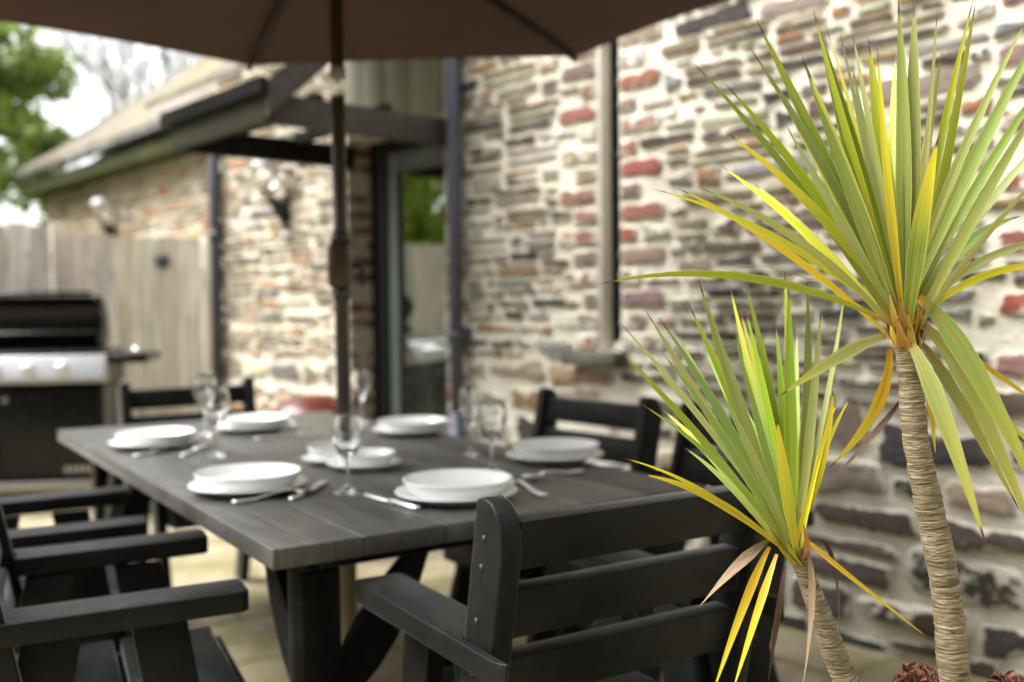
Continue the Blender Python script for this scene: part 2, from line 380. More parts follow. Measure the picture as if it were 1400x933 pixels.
# ------------------------------------------------------------------ ground
g = MB(); g.add([(-90, -60, 0), (90, -60, 0), (90, 150, 0), (-90, 150, 0)], [(0, 1, 2, 3)])
tag(g.build('ground', M['soil']), 'mossy garden ground beyond the paving', 'ground', kind='structure')
g = MB(); g.add([(-7.6, -3.5, .004), (5, -3.5, .004), (5, 12, .004), (-7.6, 12, .004)], [(0, 1, 2, 3)])
tag(g.build('patio', M['patio']), 'tan stone paving with green moss under the table', 'paving', kind='structure')

# ------------------------------------------------------------------ stone house
# local frame: x = u along the facade (away from the camera), y = h out of the wall, z up
OX, OY = .344, 3.6
RZ = math.atan2(.743, -.669)
HS = 1.18
OX, OY, OZ = OX*HS, OY*HS, CAMZ*(1-HS)
house = empty('stone_house', (OX, OY, OZ), RZ, 'whitish mortared rubble stone house with brick edged door and slit window', 'house'); house.scale = (HS, HS, HS)
W0, W1, WZ0, WZ1 = -.070, .044, 1.02, 2.42       # slit window
D0, D1, DZ = .93, 1.70, 2.0                      # door
UA, UB, HT, TH = -4.6, 3.08, 4.3, .42
w = MB()
w.box(UA, W0, -TH, 0, 0, HT); w.box(W0, W1, -TH, 0, 0, WZ0); w.box(W0, W1, -TH, 0, WZ1, HT)
w.box(W1, D0, -TH, 0, 0, HT); w.box(D0, D1, -TH, 0, DZ, HT); w.box(D1, UB, -TH, 0, 0, HT)
w.box(UA, UA+.4, -5.5, -TH, 0, HT); w.box(UB-.4, UB, -5.5, -TH, 0, HT); w.box(UA, UB, -5.9, -5.5, 0, HT)
wall_o = w.build('wall', M['mortar'], house)

STONES_A = [lin(*c) for c in ((138,136,128),(122,122,118),(152,144,124),(130,120,102),(146,138,122),(120,112,98),(88,80,70),(150,134,110),(116,96,72),(128,120,94),(166,158,138),(74,66,58),(152,144,126),(136,128,106),(160,148,122),(144,100,64),(140,112,78),(134,134,130),(160,150,130),(104,96,86),(66,62,58),(126,126,112),(174,164,140),(134,124,108),(148,138,124),(112,106,84))]
STONES_L = [lin(*c) for c in ((166,146,118),(146,126,100),(180,160,130),(130,112,90),(118,108,92),(104,98,92),(176,150,116),(130,116,100),(190,140,96),(158,146,128),(210,194,166),(120,108,94))]
STONES_D = [lin(*c) for c in ((74,64,56),(60,56,54),(84,70,60),(54,48,46),(92,76,64),(68,66,64),(84,62,54),(98,90,80),(62,56,48))]
BRICKS = [lin(*c) for c in ((140,106,92),(130,98,84),(120,94,84),(154,126,110),(110,92,84),(134,92,76),(132,108,98),(146,118,104),(142,84,66))]

def stone(mb, rng, u0, u1, z0, z1, col, proud=.012, n=34, rect=False, hbase=0., wob=.34, back=-.01):
    cu, cz, a, b = (u0+u1)/2, (z0+z1)/2, (u1-u0)/2, (z1-z0)/2
    p = rng.uniform(4, 8) if rect else rng.uniform(1.7, 3.6)
    cov = min(1., rng.uniform(.5, 1.4)) if not rect else min(1, rng.uniform(.4, 1.2))
    ta = 0 if rect else rng.uniform(-.5, .5); sk = 0 if rect else rng.uniform(-.3, .3); s0 = rng.uniform(0, 99)
    out = []
    if rect:
        for k in range(n):
            t = 2*PI*(k+.5)/n; c, s = math.cos(t), math.sin(t)
            r = (abs(c)**p+abs(s)**p)**(-1/p)
            r *= 1+wob*.35*(noise.noise((c*1.5+s0, s*1.5, s0))+.6*noise.noise((c*4+s0, s*4, s0+7)))
            out.append((c*r*a, s*r*b))
    else:
        # ragged slab: jittered corners, broken long edges, one end often thinner
        tp_ = rng.uniform(.35, 1.); fl = rng.choice((-1, 1)); m_ = rng.randint(2, 4)
        J = lambda q: rng.uniform(-q, q)
        wy = lambda x: 1-(1-tp_)*(.5+.5*x*fl)
        cor = []
        for q in range(m_+1):
            x = -1+2*q/m_; cor.append((max(-1, min(1, x+J(.12)))*a*(1-.1*rng.random()*(q in (0, m_))), -b*wy(x)*(1+J(.22))))
        cor.append((a*rng.uniform(.93, 1.), J(.35)*b))
        for q in range(m_+1):
            x = 1-2*q/m_; cor.append((max(-1, min(1, x+J(.12)))*a*(1-.1*rng.random()*(q in (0, m_))), b*wy(x)*(1+J(.22))+sk*b*x))
        cor.append((-a*rng.uniform(.93, 1.), J(.35)*b))
        # cut each corner a little, then resample
        pts = []
        for q in range(len(cor)):
            p0, p1, p2 = Vector(cor[q-1]), Vector(cor[q]), Vector(cor[(q+1) % len(cor)])
            pts += [p1.lerp(p0, .13), p1.lerp(p2, .13)]
        per = [(pts[(q+1) % len(pts)]-pts[q]).length for q in range(len(pts))]; tot = sum(per)
        for k in range(n):
            d = tot*k/n; q = 0
            while d > per[q] and q < len(pts)-1: d -= per[q]; q += 1
            v = pts[q].lerp(pts[(q+1) % len(pts)], d/per[q] if per[q] else 0)
            an = 1+.16*noise.noise((v.x*75+s0, v.y*90, s0)); out.append((v.x*an, v.y*an))
    vs, at, ed = [], [], []
    c4 = tuple(min(1, c*rng.uniform(.9, 1.1)) for c in col[:3])+(1,)
    tilt = rng.uniform(-.02, .02); tz = rng.uniform(-.05, .05)
    m = min(a, b)
    for ins, hh, e in ((0, back, 0.), (0.02*m, .25*proud, .1), (.22*m, .85*proud, .55), (.5*m, proud, 1.)):
        for (x, y) in out:
            ln = math.hypot(x, y); f = max(.15, 1-ins/ln*1.15) if ln > 0 else 1
            xx, yy = x*f, y*f
            h = hh+(tilt*xx+tz*yy)*(hh > 0)+(.3*proud*noise.noise((xx*30+s0, yy*50, s0)) if hh > 0 else 0)
            vs.append((cu+xx, hbase+h, cz+yy)); at.append(c4); ed.append(e*cov)
    fs = []
    for i in range(3):
        for k in range(n): fs.append((i*n+k, i*n+(k+1) % n, (i+1)*n+(k+1) % n, (i+1)*n+k))
    fs.append(tuple(3*n+k for k in range(n)))
    mb.add(vs, fs, True, stone_col=at, edge=ed)

def rubble(mb, rng, u0, u1, z0, z1, blocks, pal, hbase=0., size=1.):
    z = z0; row = 0
    while z < z1:
        low = z < .85
        H = rng.choice((.036, .048, .06, .06, .075, .09, .11))*rng.uniform(.9, 1.1)*size*(rng.choice((1.3, 1.9, 2.6)) if low else 1); H = min(H, .15)
        u = u0-rng.uniform(0, .1); ph = rng.uniform(0, 9)
        while u < u1:
            mid = u
            wd = H*rng.choice((1.3, 1.8, 2.3, 2.9, 3.5) if low else (1.3, 2., 2.8, 3.4, 4.2, 5.2))*rng.uniform(.85, 1.15)
            wd = min(max(wd, .07*size), .36)
            mo = rng.uniform(.005, .019)
            wav = .03*noise.noise((u*1.5, z*1.1, 3.1))+.012*noise.noise((u*6, row, 1.))
            a, b = u+mo/2, u+wd-mo/2
            parts = [(z+wav+mo*.5, z+H+wav-mo*.5)]
            if H > .058*size and rng.random() < (.14 if low else .55):
                zc = z+H*rng.uniform(.4, .6)+wav; parts = [(z+wav+mo*.4, zc-.005), (zc+.005, z+H+wav-mo*.4)]
            for (c, d) in parts:
                aa, bb = max(a, u0+.004), min(b, u1-.004)
                dd = c+max(.018, (d-c)*rng.uniform(.78, 1.05))
                for (x0, x1, y0, y1) in blocks:
                    if dd > y0 and c < y1 and bb > x0-.012 and aa < x1+.012:
                        lw, rw = x0-.012-aa, bb-x1-.012
                        if lw >= rw: bb = x0-.012
                        else: aa = x1+.012
                if bb-aa > .045 and rng.random() > .03 and dd < z1:
                    stone(mb, rng, aa, bb, c, dd, pal(rng, (aa+bb)/2, c), rng.uniform(.006, .018), hbase=hbase)
            u += wd
        z += H; row += 1

rng = random.Random(11)
blocks = [(W0, W1, WZ0-.05, WZ1+.12), (D0, D1, 0, DZ), (D0, D1+.02, DZ, DZ+.46)]
bricks = []
def quoin(edge, sgn, z0, z1, longs=(.07, .14), jit=.01):
    z = z0; k = rng.randint(0, 1)
    while z+.066 < z1:
        ln = longs[k % 2]+rng.uniform(-jit, jit); a, b = (edge, edge+sgn*ln) if sgn > 0 else (edge-ln, edge)
        bricks.append((a, b, z, z+.064, edge, sgn)); z += .076; k += 1
quoin(W0, -1, WZ0, WZ1, (.10, .19), .025); quoin(W1, 1, WZ0, WZ1, (.10, .20), .03)
quoin(D0, -1, .02, DZ); quoin(D1, 1, .02, DZ)
for (a, b, c, d, e, s) in bricks: blocks.append((a, b, c-.006, d+.006))
# brick jamb at the near end of the facade
z = .98; k = 0
fb = []
while z < 2.75:
    e = -1.36-(.11 if k % 2 else 0)-rng.uniform(0, .02); u = e
    while u > -1.95:
        ln = .215 if (u < e-.01 or k % 3) else .105
        fb.append((u-ln+.010, u, z, z+.066)); u -= ln
    blocks.append((-1.95, e, z-.006, z+.076)); z += .079; k += 1
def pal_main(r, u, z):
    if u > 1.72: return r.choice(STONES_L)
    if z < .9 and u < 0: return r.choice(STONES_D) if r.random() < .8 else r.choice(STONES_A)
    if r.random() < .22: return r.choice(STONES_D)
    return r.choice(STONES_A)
st = MB()
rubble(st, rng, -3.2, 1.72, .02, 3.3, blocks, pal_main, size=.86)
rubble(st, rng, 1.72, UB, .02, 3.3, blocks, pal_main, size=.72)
st.build('stonework', M['stone'], house, recalc=True)
import itertools
for key_, grp_ in itertools.groupby(bricks, key=lambda q: q[4]):
  bk = MB()
  for (a, b, c, d, e, s) in grp_:
      stone(bk, rng, a, b, c, d, rng.choice(BRICKS), .010, 20, True)
      # the end of the brick that shows inside the reveal
      if e in (W0, W1): continue
      col = rng.choice(BRICKS); n0 = len(bk.v)
      ex = e-.004*s
      vs = []
      c, d = c+.004, d-.012
      for (hh, zz) in ((-.012, c), (-.008, d), (-.163, d), (-.163, c)): vs.append((ex, hh, zz))
      for (hh, zz) in ((-.012, c), (-.008, d), (-.163, d), (-.163, c)): vs.append((e+.02*s, hh, zz))
      bk.add(vs, [(0,1,2,3),(0,4,5,1),(1,5,6,2),(2,6,7,3),(3,7,4,0)], False, stone_col=[col]*8, edge=[rng.uniform(.25, .8)]*8)
  bk.build('brick_quoin', M['brick'], house)
bk = MB()
for (a, b, c, d) in fb: stone(bk, rng, a, b, c, d, rng.choice((lin(150, 76, 58), lin(138, 70, 56), lin(128, 72, 64))) if 1.0 < c < 1.3 else rng.choice(BRICKS), .010, 20, True)
bk.build('brick_quoin', M['brick'], house)

# slit window
fr = MB(); fr.box(W1-.016, W1-.002, -.062, -.003, WZ0, WZ1); fr.box(W0+.002, W0+.016, -.078, -.03, WZ0, WZ1)
fr.box(W0+.018, W1-.018, -.078, -.05, WZ1-.03, WZ1); fr.box(W0+.018, W1-.018, -.078, -.05, WZ0, WZ0+.03)
win = fr.build('window', M['cream'], house, bev=.003)
p = MB(); p.box(W0+.001, W1-.001, -.10, -.0795, WZ0, WZ1); p.build('pane', M['slit'], win)
s = MB(); s.box(W0-.03, W1+.13, -.16, .07, WZ0-.055, WZ0-.002); s.build('window_sill', M['sill'], house, bev=.008)
l = MB(); l.box(W0-.12, W1+.12, -.14, .012, WZ1+.002, WZ1+.11); l.build('window_lintel', M['sill'], house, bev=.006)
# door: black frame, grey-green stiles, one tall pane
f = MB(); f.box(D1-.125, D1, -.20, -.135, 0.01, DZ); f.box(D0, D0+.05, -.20, -.135, 0.01, DZ); f.box(D0+.05, D1-.125, -.20, -.135, DZ-.06, DZ)
df = f.build('door_frame', M['black_frame'], house, bev=.003)
d = MB(); a0, a1 = D0+.053, D1-.128
d.box(a1-.075, a1, -.195, -.15, .03, DZ-.063); d.box(a0, a0+.09, -.195, -.15, .03, DZ-.063)
d.box(a0+.09, a1-.075, -.195, -.15, DZ-.16, DZ-.063); d.box(a0+.09, a1-.075, -.195, -.15, .03, .20)
door = d.build('door', M['doorgreen'], house, bev=.004)
p = MB(); p.box(a0+.09, a1-.075, -.178, -.168, .20, DZ-.16); p.build('pane', M['pane'], door)
h = MB(); h.tube([(a0+.045, -.15, 1.0), (a0+.045, -.10, 1.0), (a0+.045, -.10, 1.02), (a0+.16, -.095, 1.02)], .009, 8); h.build('handle', M['iron'], door)
s = MB(); s.box(D0-.02, D1+.02, -.2, .10, 0.1, .225); s.build('doorstep', M['sill'], house, bev=.01)
b = MB()
for i in range(4): b.box(D0+.005+i*.1925, D0+.195+i*.1925, .004, .032, DZ+.02, DZ+.44)
b.build('boarding_over_door', M['sage'], house, bev=.003)
# door recess light blocker: inner lining of the room stays dark
ro = MB(); ro.box(UA+.41, UB-.41, -5.49, -.43, 4.0, 4.05); ro.build('ceiling_boards', M['plaster'], house)
# roof of the tall house
r = MB(); ov = .18; rise = 2.1; mid = -(5.9)/2
for sg in (0, 1):
    e = (ov, HT-.1) if sg == 0 else (-5.9-ov, HT-.1)
    r.add([(UA-.15, e[0], e[1]), (UB+.15, e[0], e[1]), (UB+.15, mid, HT+rise), (UA-.15, mid, HT+rise),
           (UA-.15, e[0], e[1]+.06), (UB+.15, e[0], e[1]+.06), (UB+.15, mid, HT+rise+.06), (UA-.15, mid, HT+rise+.06)],
          [(0,1,2,3),(4,7,6,5),(0,4,5,1),(1,5,6,2),(3,2,6,7),(0,3,7,4)])
def uv_slope(o, pitch):
    me = o.data; uv = me.uv_layers.new(name='UVMap')
    for lp in me.loops:
        v = me.vertices[lp.vertex_index].co; uv.data[lp.index].uv = (v.x, v.y/math.cos(pitch))
rf = r.build('roof', M['slate'], house); uv_slope(rf, math.atan(rise/3))
gw = MB()
for u in (UA+.01, UB-.39): gw.prism([(0, HT), (-5.9, HT), (mid, HT+rise-.12)], lambda y, z: (u, y, z), lambda y, z: (u+.38, y, z))
gw.build('gable', M['mortar'], house)
# downpipes
p = MB(); p.tube([(.80, .055, .05), (.80, .055, HT-.25)], .031, 16); p.tube([(.80, .055, .05), (.80, .055, .75)], .034, 16)
dp = p.build('downpipe', M['pipe'], house)
for zz in (1.05, 2.3): q = MB(); q.tube([(.80, .055, zz), (.80, .055, zz+.035)], .038, 16); q.box(.77, .83, 0.002, .05, zz, zz+.03); q.build('pipe_bracket', M['pipe'], dp)
p = MB(); p.tube([(UB-.05, .05, .02), (UB-.05, .05, 2.12), (UB-.0, -.02, 2.3)], .034, 14); dp2 = p.build('downpipe', M['dpipe'], house)
for zz in (.55, 1.6): q = MB(); q.tube([(UB-.05, .05, zz), (UB-.05, .05, zz+.05)], .042, 14); q.box(UB-.08, UB-.02, .002, .045, zz+.008, zz+.04); q.build('pipe_bracket', M['dpipe'], dp2)
# lean-to porch over the door
PU0, PU1, PH = .886, 1.68, .85
f = MB(); f.box(PU0-.02, PU1+.02, PH, PH+.03, 1.865, 2.01); po = f.build('porch_fascia', M['fascia'], house, bev=.004)
f = MB(); f.box(PU0, PU0+.06, .004, PH-.003, 1.875, 1.985); f.build('porch_beam', M['greybrown'], po, bev=.005)
f = MB(); f.box(PU1-.06, PU1, .004, PH-.003, 1.86, 1.965); f.build('porch_beam', M['black_frame'], po, bev=.005)  # far beam coloured black for the shade it lies in
sl = math.radians(41); tp = math.tan(sl)
f = MB()
f.prism([(PH+.03, 1.885), (PH+.03, 2.015), (.0045, 2.015+(PH+.03)*tp), (.0045, 1.885+(PH+.03)*tp)], lambda y, z: (PU0-.048, y, z), lambda y, z: (PU0-.022, y, z))
f.build('bargeboard', M['greybrown'], po, bev=.003)
f = MB(); f.box(PU0-.05, PU1+.06, PH+.0315, PH+.062, 1.965, 2.028); f.build('porch_shadow_strip', M['black_frame'], po, bev=.006)  # black strip stands in for the shadow gap between fascia and slates
rs = MB(); y0, z0 = PH+.10, 2.03; z1 = z0+(y0-.005)*tp
rs.add([(PU0-.07, y0, z0+.02), (PU1+.12, y0, z0+.02), (PU1+.12, .005, z1+.02), (PU0-.07, .005, z1+.02),
        (PU0-.07, y0, z0+.045), (PU1+.12, y0, z0+.045), (PU1+.12, .005, z1+.045), (PU0-.07, .005, z1+.045)],
       [(0,1,2,3),(4,7,6,5),(0,4,5,1),(1,5,6,2),(3,2,6,7),(0,3,7,4)])
o = rs.build('porch_slates', M['slate'], po); uv_slope(o, sl)
for yy in (.3, .62):
    f = MB(); f.bar((PU0+.03, yy, 1.99), (PU1-.03, yy, 1.97), .04, .05); f.build('rafter', M['black_frame'], po)

# ------------------------------------------------------------------ low wing with slate roof
HW = -.72; WU0, WU1 = UB+.02, 8.55
wing = empty('slate_roofed_wing', (OX, OY, OZ), RZ, 'low beige stone wing with sloping slate roof and olive fascia behind fence', 'building'); wing.scale = (HS, HS, HS)
w = MB(); w.box(WU0, WU1, HW-4.6, HW, 0, 2.44); w.build('wall', M['mortar'], wing)
st = MB(); r2 = random.Random(5)
TAN = [lin(*c) for c in ((196,160,120),(176,146,112),(206,178,140),(190,132,90),(160,136,108),(214,190,156),(150,126,104),(182,120,80))]
rubble(st, r2, WU0, WU1, 1.2, 2.4, [], lambda r, u, z: r.choice(TAN), hbase=HW, size=.95)
st.build('stonework', M['stone'], wing)
f = MB(); f.box(WU0+.02, WU1, HW+.20, HW+.23, 2.40, 2.52); f.build('fascia', M['olive'], wing, bev=.004)
f = MB(); f.box(WU0+.02, WU1, HW+.003, HW+.198, 2.41, 2.43); f.build('soffit', M['olive'], wing)
f = MB(); f.tube([(WU0+.02, HW+.262, 2.582), (WU1+.02, HW+.262, 2.575)], .028, 12); gu = f.build('gutter', M['iron'], wing)
for i in range(8):
    q = MB(); u = WU0+.5+i*.72; q.tube([(u, HW+.262, 2.578), (u+.03, HW+.262, 2.578)], .034, 12); q.build('gutter_bracket', M['black_frame'], gu)
r = MB(); pt = math.radians(36); y0 = HW+.27; z0 = 2.61; ym = HW-2.3; zm = z0+(y0-ym)*math.tan(pt)
for (ya, za) in ((y0, z0), (2*ym-y0, z0)):
    r.add([(WU0+.01, ya, za), (WU1+.12, ya, za), (WU1+.12, ym, zm), (WU0+.01, ym, zm), (WU0+.01, ya, za+.045), (WU1+.12, ya, za+.045), (WU1+.12, ym, zm+.045), (WU0+.01, ym, zm+.045)],
          [(0,1,2,3),(4,7,6,5),(0,4,5,1),(1,5,6,2),(3,2,6,7),(0,3,7,4)])
o = r.build('roof', M['slate'], wing); uv_slope(o, pt)
f = MB()
for u in (WU0+.02, WU1-.32): f.prism([(HW, 2.442), (HW-4.6, 2.442), (ym, zm-.15)], lambda y, z: (u, y, z), lambda y, z: (u+.3, y, z))
f.build('gable', M['mortar'], wing)

def Hw(u, h, z): return Vector((OX, OY, OZ))+Matrix.Rotation(RZ, 3, 'Z') @ Vector((u, h, z))*HS

# wall lamps: white dome shade over a glass jar on a dark bracket
def lamp(u, h, z, label):
    e = empty('wall_lamp', Hw(u, h, z), RZ, label, 'wall lamp'); e.scale = (1.05, 1.05, 1.05)
    m = MB(); m.lathe([(.002, .075), (.04, .07), (.075, .045), (.088, .0), (.086, -.004), (.07, .035), (.035, .055), (.002, .06)], 28, (0, .13, .08)); m.build('lamp_shade', M['white'], e)
    m = MB(); m.lathe([(.03, .05), (.05, .03), (.06, -.05), (.055, -.10), (.03, -.135), (.002, -.14)], 24, (0, .13, .07)); m.build('glass_jar', M['glass'], e)
    m = MB(); m.lathe([(.002, .0), (.022, .0), (.022, .05), (.002, .05)], 16, (0, .13, .06)); m.build('bulb_holder', M['iron'], e)
    m = MB(); m.prism([(0.003, -.18), (.09, -.10), (.13, -.105), (.10, -.16), (.03, -.26), (.003, -.27)], lambda y, zz: (-.012, y, zz), lambda y, zz: (.012, y, zz))
    m.tube([(0, .012, -.14), (0, .11, -.10), (0, .135, -.075)], .012, 8); m.box(-.04, .04, .003, .014, -.28, -.08); m.build('bracket', M['iron'], e)
lamp(2.27, .002, 1.86, 'white domed glass wall lamp on the stone wall below the porch')
lamp(6.65, HW+.015, 2.08, 'white domed wall lamp under the olive fascia above the fence')

# ------------------------------------------------------------------ fence and gate
FA, FD = Vector((-2.25, 7.45, 0)), Vector((-.88, -.475, 0)).normalized()
frz = math.atan2(FD.y, FD.x)
def board_panel(mb, x0, x1, r, zt, bw=.125, y=0.):
    x = x0
    while x < x1-.02:
        b = min(bw+r.uniform(-.01, .01), x1-x); t = r.uniform(.8, 1.12); c = (t*r.uniform(.97, 1.06), t, t*r.uniform(.88, 1.02), 1)
        zz = zt+r.uniform(-.012, .012); dy = r.uniform(0, .006)
        vs = [(a, q, zc) for zc in (.05, zz) for q in (y+dy, y+dy+.02) for a in (x+.003, x+b-.003)]
        mb.add(vs, [(0,2,3,1),(4,5,7,6),(0,1,5,4),(2,6,7,3),(0,4,6,2),(1,3,7,5)], tone=[c]*8); x += b
r3 = random.Random(8)
# gate next to the house
ge = empty('garden_gate', FA, frz, 'wooden boarded garden gate with dark round latch beside the corner downpipe', 'gate')
m = MB(); board_panel(m, .06, 1.0, r3, 1.74, .155); m.build('gate_boards', M['wood'], ge)
for zz in (.30, 1.42): m = MB(); m.box(.06, 1.0, -.04, -.004, zz, zz+.10, tone=(1., 1., 1., 1)); m.build('gate_rail', M['wood'], ge)
m = MB(); m.lathe([(.002, .0), (.05, .0), (.052, .012), (.03, .03), (.002, .034)], 20)
lt = m.build('latch', M['dpipe'], ge); lt.rotation_euler = (-PI/2, 0, 0); lt.location = (.34, .027, 1.56)
m = MB(); m.box(-.05, .05, -.05, .05, 0, 1.72, tone=(.85, .82, .78, 1)); m.build('gate_post', M['wood'], ge, bev=.006)
fe = empty('wooden_fence', FA+FD*1.02, frz, 'silvery vertical board fence behind the gas grill', 'fence')
m = MB(); board_panel(m, .06, 5.4, r3, 1.80, .135); m.build('fence_boards', M['wood'], fe)
for i in range(4):
    q = MB(); x = .0+i*1.8; q.box(x-.05, x+.05, -.11, -.005, 0, 1.82, tone=(.85, .82, .76, 1)); q.build('fence_post', M['wood'], fe, bev=.006)
m = MB()
for zz in (.35, 1.0, 1.55): m.box(.06, 5.4, -.045, -.004, zz, zz+.08, tone=(.9, .9, .85, 1))
m.build('fence_rails', M['wood'], fe)

# ------------------------------------------------------------------ trees
def leafy(r, centers, n, size, spread):
    mb = MB()
    for i in range(n):
        c, R_ = r.choice(centers)
        d = Vector((r.gauss(0, 1), r.gauss(0, 1), r.gauss(0, 1))).normalized()*R_*(r.random()**.45)
        d.z *= .75
        p = Vector(c)+d; a = Vector((r.gauss(0, 1), r.gauss(0, 1), r.gauss(0, 1))).normalized(); b = a.orthogonal().normalized()
        s = size*r.uniform(.6, 1.3)
        mb.add([p-a*s, p+b*s*.45, p+a*s, p-b*s*.45], [(0, 1, 2, 3)])
    return mb
def tree(loc, h, rad, seed, label, mt, n=5000, z0=1.0, group='leafy trees beyond the fence', leaf=.10, nc=26):
    r = random.Random(seed); e = empty('tree', loc, 0, label, 'tree', group)
    t = MB(); top = Vector((r.uniform(-.3, .3), r.uniform(-.3, .3), h*.8))
    t.tube([(0, 0, 0), top*.35, top*.7, top], [.16, .12, .08, .03], 10)
    cs = []
    for i in range(nc):
        z = r.uniform(z0, h); k = 1-abs((z-z0)/(h-z0)-.4)*.9; an = r.uniform(0, 2*PI); q = rad*k*r.uniform(.3, 1.)
        c = (q*math.cos(an), q*math.sin(an), z); cs.append((c, r.uniform(.28, .6)*rad*.55))
        if i % 2 == 0: t.tube([top*min(.95, z/h*.7), Vector(c)*.6+top*.25, c], [.05, .03, .012], 6)
    t.build('trunk', M['trunk'], e); leafy(r, cs, n, leaf, .5).build('crown', mt, e, recalc=False)
tree((-7.5, 13.2, 0), 6.6, 2.1, 3, 'yellow green leafy tree above the left fence end', M['fol1'], 5200, .8, leaf=.11, nc=34)
tree((-9.9, 17.5, 0), 7.6, 1.9, 4, 'darker leafy tree farther back beyond the left fence end', M['fol1'], 4000, .8)
tree((-9.6, 9.8, 0), 5.6, 2.2, 6, 'broad leafy tree left of the picture beyond the boards', M['fol2'], 6000, .6)
tree((-10.2, 5.6, 0), 5.0, 2.4, 7, 'bright green tree reflected in the glazed door', M['fol2'], 7000, .4)
tree((-8.4, 2.6, 0), 4.6, 1.9, 9, 'low round tree at the open side of the patio', M['fol2'], 5000, .4)
tree((-8.9, 7.7, 0), 5.2, 2.3, 12, 'dense green tree reflected in the upper door glass', M['fol2'], 11000, .5, nc=40)
tree((-7.9, 10.6, 0), 4.4, 1.7, 13, 'rounded shrubby tree just beyond the fence left of the grill', M['fol1'], 6000, .5)
hg = empty('light_block_hedge', (0, -4.6, 0), 0, 'tall dark hedge added unseen behind the viewer to block sky light', 'hedge')  # unseen hedge added to keep sky light off faces turned to the camera
rh = random.Random(3); hb = MB()
for i in range(16000):
    x, z = rh.uniform(-10, 7), rh.uniform(.02, 6.3); y = rh.choice((-.5, .5))*rh.uniform(.8, 1.1) if z < 6. else rh.uniform(-.5, .5)
    a = Vector((rh.gauss(0, 1), rh.gauss(0, 1), rh.gauss(0, 1))).normalized(); b = a.orthogonal().normalized(); p = Vector((x, y, z)); q = rh.uniform(.06, .13)
    hb.add([p-a*q, p+b*q*.5, p+a*q, p-b*q*.5], [(0, 1, 2, 3)])
hb.build('foliage', M['fol3'], hg, recalc=False)
hc = MB(); hc.box(-10, 7, -.38, .38, 0, 6.); hc.build('blocker_core', M['fol3'], hg)
def bare(loc, h, seed, label):
    r = random.Random(seed); e = empty('bare_tree', loc, 0, label, 'tree', 'bare trees against the white sky')
    t = MB(); b = MB()
    def grow(mb, p, d, ln, rad, lev):
        q = p+d*ln*.5+Vector((r.gauss(0, .05), r.gauss(0, .05), 0))*ln; e2 = q+(d+Vector((r.gauss(0, .12), r.gauss(0, .12), .05))).normalized()*ln*.5
        mb.tube([p, q, e2], [rad, rad*.85, rad*.65], 5 if lev else 8, caps=False)
        if lev >= 4: return
        for k in range(3 if lev else 5):
            dd = (d+Vector((r.gauss(0, .45), r.gauss(0, .45), r.uniform(-.1, .35)))).normalized()
            grow(b, p.lerp(e2, r.uniform(.55, 1.) if lev else r.uniform(.5, 1.)), dd, ln*r.uniform(.5, .72), rad*.5, lev+1)
    grow(t, Vector((0, 0, 0)), Vector((0, 0, 1)), h*.5, .10, 0)
    t.build('trunk', M['twig'], e); b.build('branches', M['twig'], e, recalc=False)
for i, (x, y, h) in enumerate(((-9.4, 24, 10), (-8.5, 27, 11), (-8.9, 22, 9), (-8.0, 25, 10), (-10.4, 28, 11))):
    bare((x, y, 0), h, 20+i, 'bare twiggy tree showing pale against the white sky above the slate roof')

